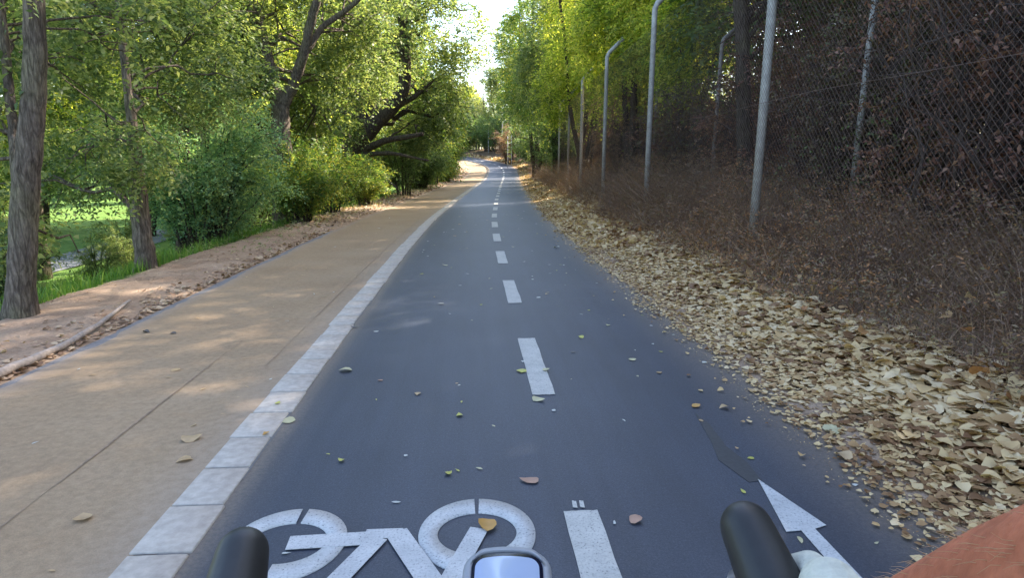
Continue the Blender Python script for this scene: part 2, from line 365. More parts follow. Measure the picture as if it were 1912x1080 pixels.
def ring(mb, cx, cy, rx, ry, tx, ty, a0, a1, n=28, z0=.0035):
    an = np.linspace(math.radians(a0), math.radians(a1), n)
    o = [(cx + rx * math.cos(a), cy + ry * math.sin(a)) for a in an]; inn = [(cx + (rx - tx) * math.cos(a), cy + (ry - ty) * math.sin(a)) for a in an]
    z1 = z0 + .002
    V = [(x, y, z1) for x, y in o] + [(x, y, z1) for x, y in inn] + [(x, y, z0 - .003) for x, y in o] + [(x, y, z0 - .003) for x, y in inn]
    j = np.arange(n - 1)
    mb.add(V, [np.stack([j, j + 1, n + j + 1, n + j], -1), np.stack([2 * n + j, 2 * n + j + 1, j + 1, j], -1), np.stack([n + j, n + j + 1, 3 * n + j + 1, 3 * n + j], -1)])
bk = MB()
ring(bk, .005, 1.945, .192, .217, .062, .095, 92.5, 447.5, 60)
ring(bk, -.605, 1.925, .188, .205, .062, .090, -95, 83); ring(bk, -.605, 1.925, .188, .205, .062, .090, 90, 250)
Z1 = .0052
def bar(p, q, w, z=.0049):
    p = np.array(p); q = np.array(q); d = q - p; d /= np.linalg.norm(d); n = np.array([-d[1], d[0]]) * w / 2
    pl = [p + n, p - n, q - n, q + n]
    prism(bk, [tuple(x) for x in pl][::1], z0=z)
bar((-.60, 1.921), (-.30, 1.935), .075, .0049)       # chain stay
bar((-.36, 1.955), (-.24, 1.955), .055, .0054)
bar((-.262, 1.965), (-.10, 1.63), .075, .0058)       # down tube
bar((-.315, 1.93), (-.455, 1.60), .065, .0062)       # seat tube
bar((-.47, 1.60), (-.06, 1.60), .055, .0053)
bar((.012, 1.965), (-.115, 1.58), .062, .0066)       # fork
bar((-.15, 1.50), (.03, 1.50), .05, .0049)
bar((-.52, 1.53), (-.36, 1.53), .06, .0049)
tag(bk.build('bicycle_symbol_marking', PAINT), kind='structure')
tr = MB(); prism(tr, [(1.045, 2.23), (1.10, 2.24), (1.108, 2.40), (1.082, 2.55), (1.098, 2.80), (1.076, 2.93), (1.058, 2.80), (1.035, 2.60), (1.00, 2.42)], z0=.0012, t=.001)
tag(tr.build('tar_stain', TAR), kind='structure')

# distant path on the meadow at the left
_yy2 = np.arange(-5, 60, 1.0)
x2 = -10.8 - .02 * (_yy2 - 15) ** 1 * 0 - np.clip((_yy2 - 22), 0, 99) * .12
pv = []
for yy, xx in zip(_yy2, x2):
    for w in (-1.0, 1.0):
        X = xx + w; u_ = (X - float(xc(yy))) / float(kf(yy)); pv.append((X, yy, gz(X, yy) + .025 + math.sin(X * .35 + yy * .22) * math.sin(yy * .31 + 1) * .12 * min(1, max(0, (abs(u_) - 6) / 6))))
i = np.arange(len(_yy2) - 1) * 2
tag(link('meadow_path', npmesh('meadow_path', pv, [np.stack([i, i + 1, i + 3, i + 2], -1)]), plain('meadow_path_grey', (.16, .165, .17), .9)), kind='structure')

# ------------------------------------------------------------------ foliage machinery
def unit(a): return a / (np.linalg.norm(a, axis=-1, keepdims=True) + 1e-9)
def sprays(P, D, L, n, ls, rng, droop=.3, wid=.5, spread=.9):
    """leaves set alternately along twigs: base P (S,3), direction D, length L (S,)"""
    S = len(P); D = unit(D); L = np.broadcast_to(L, (S,))
    ref = unit(rng.normal(0, 1, (S, 3)) * .35 + np.array([0, 0, 1.0])); sd_ = unit(np.cross(D, ref)); nr = unit(np.cross(sd_, D))
    t = (np.arange(n) + .4)[None, :] / n + rng.normal(0, .04, (S, n)); t = t[..., None]
    pos = P[:, None] + D[:, None] * L[:, None, None] * t - np.array([0, 0, 1.0]) * (droop * L[:, None, None] * t ** 2)
    sg = np.where(np.arange(n) % 2, 1, -1)[None, :, None]
    ld = unit(D[:, None] * .55 + sd_[:, None] * sg * spread + np.array([0, 0, -1.0]) * droop * .5 + rng.normal(0, .28, (S, n, 3)))
    ln = unit(nr[:, None] + rng.normal(0, .38, (S, n, 3))); sv = unit(np.cross(ld, ln)); ln = np.cross(sv, ld)
    l = ls * rng.uniform(.6, 1.25, (S, n, 1)); w = l * wid * rng.uniform(.8, 1.15, (S, n, 1)) * .5
    mid = pos + ld * l * .45
    v = np.stack([pos, mid + sv * w + ln * w * .35, pos + ld * l - ln * l * .12, mid - sv * w + ln * w * .35], 2).reshape(-1, 3)
    return v
def quads(nv): return np.arange(nv).reshape(-1, 4)

def ell(rng, n, c, r, shell=.55):
    d = unit(rng.normal(0, 1, (n, 3))); rad = rng.uniform(shell, 1, (n, 1)) ** .8
    return np.array(c) + d * rad * np.array(r)

def cluster_leaves(C, rc, m, n, ls, rng, droop=.35, wid=.5, center=None):
    """C (K,3) cluster centres; each: m sprays of n leaves radiating out within radius rc"""
    K = len(C); rc = np.broadcast_to(rc, (K,))
    D = unit(rng.normal(0, 1, (K, m, 3)) * np.array([1, 1, .7]))
    if center is not None: D = unit(D + unit(C - np.array(center))[:, None] * .5)
    st = rng.uniform(0, .65, (K, m, 1)); P = C[:, None] + D * rc[:, None, None] * st * rng.uniform(.5, 1, (K, m, 1))
    L = (rc[:, None] * rng.uniform(.35, .75, (K, m)))
    return sprays(P.reshape(-1, 3), D.reshape(-1, 3), L.reshape(-1), n, ls, rng, droop, wid)

def bez(a, b, sag, rng, n=6, wob=.04):
    a = np.array(a, float); b = np.array(b, float); t = np.linspace(0, 1, n)[:, None]
    L = np.linalg.norm(b - a); p = a + (b - a) * t; p[:, 2] += sag * L * (4 * t * (1 - t))[:, 0]
    p[1:-1] += rng.normal(0, wob * L, (n - 2, 3)); return p

def smooth_path(pts, n):
    pts = np.asarray(pts, float); s = np.linspace(0, len(pts) - 1, n); k = np.arange(len(pts))
    out = np.stack([np.interp(s, k, pts[:, c]) for c in range(pts.shape[1])], -1)
    o = out.copy(); o[1:-1] = (out[:-2] + 2 * out[1:-1] + out[2:]) / 4; return o

def tree_data(seed, trunks, crowns, K, m=9, n=8, ls=.07, rc=.55, br=18, droop=.35, wid=.5, k=10, hang=0, tr_rough=.05):
    """trunks: list of (points with radius (x,y,z,r)); crowns: list of (centre, radii, weight) in local coordinates -> trunk mesh, crown mesh"""
    rng = np.random.default_rng(seed); tb = MB(); allp = []
    for tp in trunks:
        p = smooth_path(tp, max(8, len(tp) * 4)); L = np.linalg.norm(np.diff(p[:, :3], axis=0), axis=1).sum()
        p[1:-1, :2] += rng.normal(0, .0025 * L ** .5, (len(p) - 2, 2)); rr = p[:, 3].copy()
        if tp[0][2] < .2: rr[0] *= 1.4; rr[1] *= 1.15; rr[2] *= 1.04
        tb.tube(p[:, :3], rr, k, rough=tr_rough); allp.append(p)
    A = np.vstack(allp)
    cs = []; wsum = sum(c[2] for c in crowns)
    for c, r, w in crowns: cs.append(ell(rng, int(K * w / wsum), c, r))
    C = np.vstack(cs)
    for q in rng.choice(len(C), min(br, len(C)), replace=False):
        tgt = C[q]; cand = A[A[:, 2] < tgt[2] + .2]
        cand = A if len(cand) == 0 else cand
        d = np.linalg.norm(cand[:, :3] - tgt, axis=1) + rng.uniform(0, 1.2, len(cand)); s0 = cand[np.argmin(d)]
        r0 = max(.008, s0[3] * .42); bp = bez(s0[:3], tgt, .06, rng, 7); tb.tube(bp, np.linspace(r0, .006, 7), 5, cap=False)
        for _ in range(2):
            e = tgt + rng.normal(0, rc, 3); tb.tube(bez(bp[4], e, .05, rng, 5), np.linspace(r0 * .45, .004, 5), 4, cap=False)
    gc = np.mean([c for c, _, _ in crowns], axis=0)
    v = cluster_leaves(C, rc * rng.uniform(.6, 1.25, len(C)), m, n, ls, rng, droop, wid, gc)
    if hang:   # long hanging strands
        P = C[rng.choice(len(C), hang)] + rng.normal(0, .3, (hang, 3)); D = rng.normal(0, .25, (hang, 3)) + np.array([0, 0, -1.0])
        v = np.vstack([v, sprays(P, D, rng.uniform(.4, 1.1, hang), 12, ls, rng, .0, wid)])
    return tb.mesh('trunk', True), npmesh('crown', v, [quads(len(v))])

def place(tm, cm, loc, rz, s, name, label, cat, group=None, bark=None, leaf=None):
    e = empty(name, loc, label, cat, group, rz); e.scale = (s, s, s) if not isinstance(s, tuple) else s
    for nm, me, m in (('trunk', tm, bark), ('crown', cm, leaf)):
        if len(me.materials) == 0: me.materials.append(m)
        o = bpy.data.objects.new(nm, me); COL.objects.link(o); o.parent = e
        if me.materials[0] != m: o.material_slots[0].link = 'OBJECT'; o.material_slots[0].material = m
    return e

def pxpath(base, Y, pts):
    """pixel sketch of a trunk at depth Y (world y), local to base"""
    out = []
    for px, py, r, *dy in pts:
        p = at(px, py, Y + (dy[0] if dy else 0)); out.append((p[0] - base[0], p[1] - base[1], p[2] - base[2], r))
    return out
def loc_(base, px, py, Y):
    p = at(px, py, Y); return tuple(p - np.array(base))

ORD = ['first', 'second', 'third', 'fourth', 'fifth', 'sixth', 'seventh', 'eighth', 'ninth', 'tenth', 'eleventh', 'twelfth', 'thirteenth', 'fourteenth', 'fifteenth', 'sixteenth', 'seventeenth', 'eighteenth', 'nineteenth', 'twentieth', 'twenty-first', 'twenty-second', 'twenty-third', 'twenty-fourth', 'twenty-fifth', 'twenty-sixth', 'twenty-seventh', 'twenty-eighth', 'twenty-ninth', 'thirtieth']
# ------------------------------------------------------------------ left side trees seen close
def rootpt(px, py):
    d = ray(px, py); ts = np.arange(1, 120, .01); xs = d[0] * ts; ys_ = d[1] * ts; zs = HC + d[2] * ts
    g = prof(ys_) + np.interp((xs - xc(ys_)) / kf(ys_), HU, HZ); i_ = int(np.argmax(zs < g)); x, y = float(xs[i_]), float(ys_[i_]); return (x, y, gz(x, y))
def basept(px, Y): x = float(at(px, 300, Y)[0]); return (x, Y, gz(x, Y))

b1 = rootpt(38, 592); Y1 = b1[1]
tk = [pxpath(b1, Y1, [(38, 604, .105), (40, 500, .095), (45, 380, .092), (60, 250, .082), (66, 120, .074), (63, 0, .068), (60, -160, .055), (80, -400, .04)]),
      pxpath(b1, Y1, [(44, 400, .06), (30, 300, .04, .1), (20, 200, .034, .2), (6, 40, .03, .3), (-30, -150, .025, .4)])]
cr = [(loc_(b1, 40, -120, Y1 + .6), (1.3, 1.3, .8), 2), (loc_(b1, -60, 60, Y1 + .5), (.7, .9, .8), 1), (loc_(b1, 110, 20, Y1 + 1.4), (.9, .8, .6), 1), (loc_(b1, -20, 330, Y1 + .5), (.35, .4, .7), .5)]
tm, cm = tree_data(11, tk, cr, 150, 9, 8, .065, .42, 22, k=18, tr_rough=.03)
place(tm, cm, b1, 0, 1, 'tree', 'thick grey-brown trunk nearest the camera on the left dirt bank', 'tree', 'trees on the left bank', BARK, L_MID)

b2 = basept(272, 7.9); Y2 = b2[1]
tk = [pxpath(b2, Y2, [(273, 515, .115), (266, 440, .105), (260, 370, .09), (252, 270, .065), (240, 180, .045), (226, 60, .04), (214, -60, .045), (200, -260, .03)])]
cr = [(loc_(b2, 250, 90, Y2 + 1.2), (1.15, .8, .8), 2), (loc_(b2, 190, -120, Y2 + .8), (1.8, 1.5, 1.1), 2.2), (loc_(b2, 360, 120, Y2 + 1.3), (.8, .7, .8), 1.3), (loc_(b2, 250, 290, Y2 - .35), (.4, .25, .45), .5), (loc_(b2, 150, 300, Y2 + .6), (.6, .5, .5), .6)]
tm, cm = tree_data(12, tk, cr, 420, 9, 8, .062, .42, 26, k=16)
place(tm, cm, b2, 0, 1, 'tree', 'slim tree with dark foot and pale bare upper stem beside the big bush', 'tree', 'trees on the left bank', BARK, L_MID)

b3 = basept(532, 14.0); Y3 = b3[1]
tk = [pxpath(b3, Y3, [(530, 460, .24), (530, 415, .22), (530, 330, .20), (524, 250, .19), (524, 195, .17)]),
      pxpath(b3, Y3, [(526, 205, .15), (505, 140, .14, .2), (488, 70, .13, .4), (466, -20, .11, .5), (440, -150, .08, .6)]),
      pxpath(b3, Y3, [(524, 200, .15), (545, 165, .11), (566, 105, .10, -.2), (578, 50, .085, -.3), (592, 0, .08, -.4), (610, -140, .05, -.5)]),
      pxpath(b3, Y3, [(566, 105, .08, -.2), (600, 50, .06), (648, 18, .05), (700, -30, .04)])]
cr = [(loc_(b3, 400, 90, Y3 + .8), (1.3, .8, 1.2), 1.8), (loc_(b3, 620, 10, Y3 + 1.6), (1.9, 1.0, 1.0), 2), (loc_(b3, 500, -160, Y3), (2.8, 2.2, 1.7), 2.4),
      (loc_(b3, 480, 150, Y3 - .5), (.6, .4, .35), .3), (loc_(b3, 650, 130, Y3 + 1.6), (1.2, .8, .9), 1.2)]
tm, cm = tree_data(13, tk, cr, 620, 9, 8, .085, .55, 34, k=16)
place(tm, cm, b3, 0, 1, 'tree', 'stout forked tree behind the green shrubs, trunk splitting into two dark limbs', 'tree', 'trees on the left bank', BARK, L_MID)

b4 = basept(655, 22.0); Y4 = b4[1]
tk = [pxpath(b4, Y4, [(646, 400, .36), (648, 350, .34), (652, 300, .30), (668, 268, .30), (700, 230, .27), (732, 200, .24), (756, 165, .20), (757, 100, .17), (752, 40, .15), (746, -60, .12), (740, -160, .08)]),
      pxpath(b4, Y4, [(735, 200, .14), (775, 180, .08, .2), (810, 150, .03, .4)]),
      pxpath(b4, Y4, [(665, 285, .14), (720, 262, .10, -.3), (790, 250, .06, -.6)]),
      pxpath(b4, Y4, [(665, 298, .12), (700, 318, .06, -.6), (742, 352, .03, -1.2)]),
      pxpath(b4, Y4, [(668, 290, .10), (730, 285, .06, -.6), (800, 300, .03, -.9)])]
cr = [(loc_(b4, 690, 80, Y4 + 2.4), (1.9, 1.3, 1.6), 2.2), (loc_(b4, 800, 60, Y4), (1.3, 1.2, 1.3), 1.0), (loc_(b4, 600, 190, Y4 + 2.2), (1.4, .9, 1.1), 1.3),
      (loc_(b4, 820, 175, Y4 + 1), (1.0, 1.0, .8), .8), (loc_(b4, 740, -80, Y4), (2.7, 2.5, 2.3), 2), (loc_(b4, 650, 235, Y4 - .8), (.45, .3, .3), .15), (loc_(b4, 780, 235, Y4 + 1.8), (1.2, .7, .6), .8), (loc_(b4, 850, 70, Y4), (.95, 1, 1.3), .26), (loc_(b4, 872, 90, Y4 - .5), (.75, .7, .9), .10)]
tm, cm = tree_data(14, tk, cr, 720, 9, 8, .11, .75, 40, k=14)
place(tm, cm, b4, 0, 1, 'tree', 'dark crooked tree leaning right over low bare branches', 'tree', 'trees on the left bank', BARK_D, L_MID)

# ------------------------------------------------------------------ archetype trees for the rest
def arche(seed, H, R_, nt_=1, K=150, ls=.10, rc=.7, low=.25, hang=0, lean=0):
    rng = np.random.default_rng(seed); tks = []
    for q in range(nt_):
        a = rng.uniform(0, 6.28); s = .25 if nt_ > 1 else .0
        p0 = np.array([math.cos(a) * s, math.sin(a) * s]); e = p0 + rng.normal(0, .12 * R_ + .2, 2) * (2 if nt_ > 1 else 1)
        r0 = .035 * H / (1 + .35 * (nt_ - 1)) / 2 + .03
        tks.append([(p0[0], p0[1], -.1, r0), (*(p0 * .6 + e * .4 + rng.normal(0, .1, 2)), H * .3, r0 * .8), (*(e * .8 + rng.normal(0, .15, 2)), H * .6, r0 * .55), (*e, H * .92, r0 * .2)])
    crs = [((0, 0, H * (low + (1 - low) * .5)), (R_, R_, H * (1 - low) * .52), 3)]
    for _ in range(5):
        a = rng.uniform(0, 6.28); crs.append(((math.cos(a) * R_ * .75, math.sin(a) * R_ * .75, H * rng.uniform(low + .05, .95)), (R_ * .5, R_ * .5, H * .16), .8))
    return tree_data(seed, tks, crs, K, 10, 8, ls, rc, 22, k=8, hang=hang)
A_big = arche(21, 10, 2.6, 1, 520, .115, .75, .12)
A_big2 = arche(22, 11, 2.8, 2, 540, .12, .8, .08)
A_high = arche(27, 9, 2.3, 1, 420, .09, .6, .34)
A_mid = arche(23, 6.5, 1.9, 1, 480, .08, .55, .04)
A_slim = arche(24, 9, 1.7, 4, 520, .10, .6, .3, hang=900)
A_far = arche(25, 13, 3.4, 1, 420, .22, 1.1, .05)
A_far2 = arche(26, 12, 3.2, 2, 400, .22, 1.0, .05)

def P3(px, Y, du=None, u=None):
    x = at(px, 300, Y)[0] if u is None else xc(Y) + u
    return (float(x), Y, gz(float(x), Y))

# second row of left trees: behind the near trunks and across the meadow edge
rows = [  # px, Y, archetype, scale, leaf, bark, label
    (-150, 8.5, A_high, .9, L_DARK, 'broad dark tree at the far left edge behind the nearest trunk'),
    (-30, 12.5, A_high, .95, L_YEL, 'green tree right behind the nearest left trunk'),
    (48, 14.5, A_high, .85, L_MID, 'leafy tree seen between the first and second left trunks'),
    (330, 15.0, A_high, 1.0, L_MID, 'dark tree rising behind the big blue-green bush'),
    (400, 20.0, A_high, 1.15, L_YEL, 'tall green tree left of the forked trunk'),
    (250, 23.0, A_big2, 1.0, L_SHRUB, 'tall sunlit tree behind the slim pale stem'),
    (590, 27.0, A_big, 1.05, L_SHRUB, 'tall green tree between the forked trunk and the leaning tree'),
    (60, 27.0, A_big, 1.0, L_SHRUB, 'bright green tree standing back on the meadow'),
    (700, 33.0, A_big2, 1.1, L_SHRUB, 'tall tree behind the crooked leaning tree'),
    (480, 34.0, A_big, 1.25, L_YEL, 'big sunlit tree far behind the forked trunk'),
    (765, 44.0, A_far, .9, L_SHRUB, 'tall tree where the path begins to bend left'),
]
for q, (px, Y, A, s, lf, lb) in enumerate(rows):
    place(*A, P3(px, Y), q * 1.9 + .4, s, 'tree', lb, 'tree', 'trees behind the left bank', BARK_D if q % 2 else BARK, lf)
for q in range(10):
    Y = 24 + q * 4.2; x = xc(Y) - 8.2 - (q * 1.9) % 3.4 
    place(*((A_mid, A_big2, A_big)[q % 3]), (float(x), Y, gz(float(x), Y)), q * 1.3, (1.3, .85, .9)[q % 3], 'tree', ORD[q] + ' leafy tree from the camera in the belt behind the left trunks', 'tree', 'belt of trees behind the left trunks', BARK_D, (L_MID, L_SHRUB, L_MID, L_YEL)[q % 4])
# meadow edge hedge of trees, far left
for q in range(9):
    Y = 24 + q * 7.5; x = -19 - (q % 3) * 5 - q * .8
    place(*(A_far if q % 2 else A_far2), (x, Y, gz(x, Y) - .3), q * 2.3, .8 + .12 * (q % 3), 'tree', ORD[q] + ' round crowned tree from the camera in the line across the meadow', 'tree', 'tree line across the meadow', BARK_D, L_MID if q % 3 else L_SHRUB)
# far trees around the bend and beyond
far = [(795, 62, A_far2, .72, L_OLIVE, 'silvery tree on the left just before the bend'),
       (838, 84, A_far, .72, L_OLIVE, 'pale olive tree closing the view above the bend'),
       (866, 104, A_far2, .80, L_YEL, 'yellowish sunlit tree top in the middle beyond the bend'),
       (905, 98, A_far, .78, L_OLIVE, 'greyish green tree right of the sky gap beyond the bend'),
       (815, 110, A_far, .95, L_MID, 'tall green tree far left beyond the bend'),
       (940, 88, A_far2, .85, L_MID, 'mid green tree behind the far fence posts'),
       (985, 80, A_far, .95, L_SHRUB, 'fresh green tree behind the rust-coloured bush'),
       (770, 90, A_far2, 1.0, L_MID, 'dense tree behind the left trees near the bend'),
       (880, 128, A_far2, .85, L_DARK, 'dark distant tree at the very end of the path')]
for q, (px, Y, A, s, lf, lb) in enumerate(far):
    place(*A, P3(px, Y), q * 1.7, s * .97, 'tree', lb, 'tree', 'trees beyond the bend', BARK_D, lf)

# ------------------------------------------------------------------ right side trees behind the fences
right = [  # px, Y, archetype, scale, leaf, label
    (1010, 56, A_far, 1.05, L_MID, 'tall green tree overhanging the fence just before the bend'),
    (1000, 46, A_slim, 1.45, L_SHRUB, 'bright green tree leaning over the far fence'),
    (1050, 35, A_slim, 1.2, L_MID, 'slender many-stemmed green tree along the fence'),
    (1085, 27.5, A_slim, 1.05, L_YEL, 'thin-stemmed tree with drooping sunlit yellow-green leaves'),
    (1150, 25, A_slim, 1.0, L_YEL, 'yellow-green tree behind the first bent fence post'),
    (1190, 19.5, A_slim, .95, L_YEL, 'yellow-green tree above the reddish brown shrubs'),
    (1290, 21, A_big2, .75, L_YEL, 'sunlit tree crown filling the gap above the dead shrubs'),
    (1265, 17.0, A_slim, .95, L_YEL, 'yellow-green crown hanging above the second bent post'),
    (1130, 31, A_slim, 1.25, L_YEL, 'bright drooping tree between the slender stems and the dead shrubs'),
    (1120, 42, A_big, 1.1, L_YEL, 'large yellowish tree standing well behind the fence'),
    (1230, 34, A_big2, 1.0, L_MID, 'large green tree well behind the dead shrubs'),
]
for q, (px, Y, A, s, lf, lb) in enumerate(right):
    place(*A, P3(px, Y), q * 2.1 + 1, s, 'tree', lb, 'tree', 'trees behind the fence', BARK_D, lf)
# near trees, top right: backlit darkness put into brown leaf colours
dk = [(1400, 10.5, [(1398, 420, .13), (1390, 250, .12), (1386, 100, .11), (1380, -60, .10), (1370, -300, .07)], 'dark straight trunk behind the second tall fence post'),
      (1700, 9.0, [(1760, 400, .10), (1735, 200, .09), (1720, 0, .08), (1700, -250, .05)], 'backlit tree, shade painted into its brown leaves, behind the chain-link at the upper right'),
      (2050, 7.2, [(2050, 450, .12), (2030, 200, .11), (2000, 0, .09), (1980, -250, .06)], 'dark tree at the right edge of the view'),
      (1560, 13.5, [(1560, 380, .12), (1550, 200, .11), (1545, 0, .10), (1540, -200, .06)], 'dark tree behind the thin rear fence post')]
for q, (px, Y, pts, lb) in enumerate(dk):
    p0 = at(px, 300, Y); b = (p0[0], Y, gz(p0[0], Y)); tk = [pxpath(b, Y, pts)]; tk[0][0] = (*tk[0][0][:2], -.1, tk[0][0][3])
    H = 6.5
    cr = [((0, .3, 3.4), (2.1, 1.3, 1.3), 2), ((.3, .6, 5.4), (2.5, 1.8, 1.6), 2.4), ((1.0, 1.2, 2.2), (1.5, 1.0, 1.0), 1.3)]
    if q == 0: cr = [((.6, .6, 3.6), (1.0, .9, 1.0), 1), ((.3, 1.0, 5.6), (2.3, 1.6, 1.6), 1.7)]
    tm, cm = tree_data(40 + q, tk, cr, 210 if q else 120, 9, 8, .075, .5, 40, k=12)
    place(tm, cm, b, 0, 1, 'tree', lb, 'tree', 'dark trees behind the chain-link', BARK_D, L_DKBR if q != 3 else L_BROWN)
for q, (u, Y) in enumerate([(8.6 + (k * 1.7) % 1.6, 1 + k * 2.6) for k in range(8)]):  # tree row added to block the sun and shade the path
    place(*(A_big, A_big2)[q % 2:q % 2 + 1][0], (float(xc(Y)) + u, Y, gz(float(xc(Y)) + u, Y)), q * 1.3, 1.28 + .05 * (q % 3), 'tree', ORD[q] + ' tall dark tree from the camera in the shade row added behind the dead thicket', 'tree', 'added shade tree row behind the thicket', BARK_D, L_DARK)

# ------------------------------------------------------------------ shrubs
def shrub_data(seed, H, R_, stems, spr, n, ls, droop=.25, wid=.5, arch=.5, sub=6):
    rng = np.random.default_rng(seed); sb = MB(); Ps = []; Ds = []; Ls = []
    for q in range(stems):
        a = rng.uniform(0, 6.283); rr = R_ * rng.uniform(.15, 1) ** .7; h = H * rng.uniform(.45, 1.0) * (1 - .35 * (rr / R_) ** 2)
        b0 = np.array([math.cos(a), math.sin(a), 0]) * rr * .25; t = np.linspace(0, 1, 8)
        hx = rr * (.25 + .75 * t ** (1 + arch)); p = np.stack([math.cos(a) * hx, math.sin(a) * hx, h * np.sin(t * math.pi * (.5 + .08 * arch)) ** .9], -1) + rng.normal(0, .02, (8, 3)); p[0] = b0
        sb.tube(p, np.linspace(.013, .003, 8), 5, cap=False)
        tt = rng.uniform(.12, 1, spr); ii = tt * 7; k0 = np.clip(ii.astype(int), 0, 6); fr = (ii - k0)[:, None]
        pp = p[k0] * (1 - fr) + p[k0 + 1] * fr; dd = unit(p[k0 + 1] - p[k0]) * .6 + rng.normal(0, .6, (spr, 3)) + np.array([math.cos(a), math.sin(a), 0]) * .35
        Ps.append(pp); Ds.append(unit(dd)); Ls.append(rng.uniform(.16, .42, spr) * (H / 2) ** .5)
    P = np.vstack(Ps); D = np.vstack(Ds); L = np.concatenate(Ls)
    for q in rng.choice(len(P), min(len(P), 260), replace=False): sb.tube(np.stack([P[q], P[q] + D[q] * L[q] * .5, P[q] + D[q] * L[q] - [0, 0, droop * L[q] * .8]]), [.003, .002, .0012], 3, cap=False)
    v = sprays(P, D, L, n, ls, rng, droop, wid); 
    return sb.mesh('stems', True), npmesh('foliage', v, [quads(len(v))])
def put_shrub(S, loc, rz, s, name, label, cat, group, leaf, bark=None):
    e = empty(name, loc, label, cat, group, rz); e.scale = s if isinstance(s, tuple) else (s, s, s)
    for nm, me, m in (('stems', S[0], bark or BARK_D), ('foliage', S[1], leaf)):
        if len(me.materials) == 0: me.materials.append(m)
        o = bpy.data.objects.new(nm, me); COL.objects.link(o); o.parent = e
        if me.materials[0] != m: o.material_slots[0].link = 'OBJECT'; o.material_slots[0].material = m
    return e
S_elm = shrub_data(31, 2.35, 1.25, 70, 60, 12, .043, .2, .55)
S_small = shrub_data(32, 1.4, .85, 45, 45, 11, .05, .25, .42)
S_loose = shrub_data(33, 1.9, .9, 26, 34, 12, .055, .35, .38)
def gp(px, py): return rootpt(px, py)
def shift(p, dx, dy): return (p[0] + dx, p[1] + dy, gz(p[0] + dx, p[1] + dy))
G = 'shrubs along the left edge'
put_shrub(S_elm, shift(gp(400, 462), -.45, .75), .5, (1.12, 1.1, 1.28), 'shrub', 'large feathery blue-green bush beside the slim tree, biggest on the left', 'shrub', G, L_BLUE)
put_shrub(S_small, shift(gp(345, 470), -.15, .3), 2.5, (.62, .62, .6), 'shrub', 'low dark green growth at the foot of the big bush', 'shrub', G, L_DARK)
put_shrub(S_small, shift(basept(578, 13.2), -.35, .3), 1.5, 1.15, 'shrub', 'bright green shrub right in front of the forked trunk', 'shrub', G, L_SHRUB)
put_shrub(S_small, shift(basept(640, 15.6), -.45, .4), 4.5, 1.25, 'shrub', 'spreading green shrub with yellow lower leaves before the leaning tree', 'shrub', G, L_SHRUB)
put_shrub(S_loose, shift(basept(478, 12.0), -.9, .8), 1.0, .7, 'shrub', 'tall loose shrub between the big bush and the forked trunk', 'shrub', G, L_BLUE)
put_shrub(S_small, shift(basept(700, 18.5), -.4, .4), .5, 1.0, 'shrub', 'small green shrub beside the path below the bare low branches', 'shrub', G, L_SHRUB)
for q, (px, py, s, lf, lb) in enumerate([(770, 24.0, 1.3, L_DARK, 'dark green shrub leaning toward the footpath under the trees'), (800, 30.0, 1.6, L_DARK, 'rounded dark shrub at the footpath edge before the bend'),
        (820, 36.0, 1.6, L_SHRUB, 'sunlit green shrub at the footpath edge'), (838, 43.0, 1.9, L_SHRUB, 'bright green bush bulging over the inside of the bend'), (850, 54.0, 2.3, L_SHRUB, 'last bright bush hiding the path where it turns')]):
    p = basept(px, py); put_shrub(S_small if q % 2 else S_loose, shift(p, -.28 * s, .3), q * 1.4, (s, s, s * 1.15), 'shrub', lb, 'shrub', G, lf)
for q, (px, py, s) in enumerate([(10, 500, .9), (175, 430, .45), (232, 480, .5), (-20, 440, 1.0), (225, 400, .7)]):
    p = at(px, py, 9.5 + q * .9); put_shrub(S_loose, (p[0], p[1], gz(p[0], p[1])), q * 1.1, s, 'shrub', ('pale sapling half hidden behind the nearest trunk', 'loose sapling in the gap right of the nearest trunk', 'loose sapling just left of the slim tree foot', 'sapling standing on the grass farther down the slope', 'last sapling beside the slim tree under its low leaves')[q], 'shrub', 'saplings on the grassy slope', L_MID)
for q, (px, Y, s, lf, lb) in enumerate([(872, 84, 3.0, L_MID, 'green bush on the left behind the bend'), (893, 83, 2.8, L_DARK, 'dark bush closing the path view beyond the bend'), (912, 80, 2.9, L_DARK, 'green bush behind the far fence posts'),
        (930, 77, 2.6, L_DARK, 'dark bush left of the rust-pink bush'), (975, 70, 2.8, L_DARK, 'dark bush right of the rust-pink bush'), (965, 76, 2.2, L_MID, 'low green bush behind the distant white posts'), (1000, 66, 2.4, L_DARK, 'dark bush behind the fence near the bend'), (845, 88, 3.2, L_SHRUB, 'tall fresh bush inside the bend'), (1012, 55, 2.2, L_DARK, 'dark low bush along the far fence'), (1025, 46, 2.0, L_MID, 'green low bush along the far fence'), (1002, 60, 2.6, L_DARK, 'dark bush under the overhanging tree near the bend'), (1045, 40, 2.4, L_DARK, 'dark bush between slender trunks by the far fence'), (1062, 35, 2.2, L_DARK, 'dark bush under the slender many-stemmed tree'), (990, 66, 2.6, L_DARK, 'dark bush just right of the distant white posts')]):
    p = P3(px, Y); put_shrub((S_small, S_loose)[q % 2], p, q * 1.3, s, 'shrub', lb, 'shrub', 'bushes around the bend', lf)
for q in range(7):
    Y = 17 + q * 5.2; x = xc(Y) - 6.3 - (q % 3) * 1.1
    put_shrub(S_loose, (float(x), Y, gz(float(x), Y)), q * 2.2, 1.5, 'shrub', ORD[q] + ' understorey shrub from the camera behind the left tree trunks', 'shrub', 'understorey shrubs on the left', L_MID if q % 2 else L_DARK)

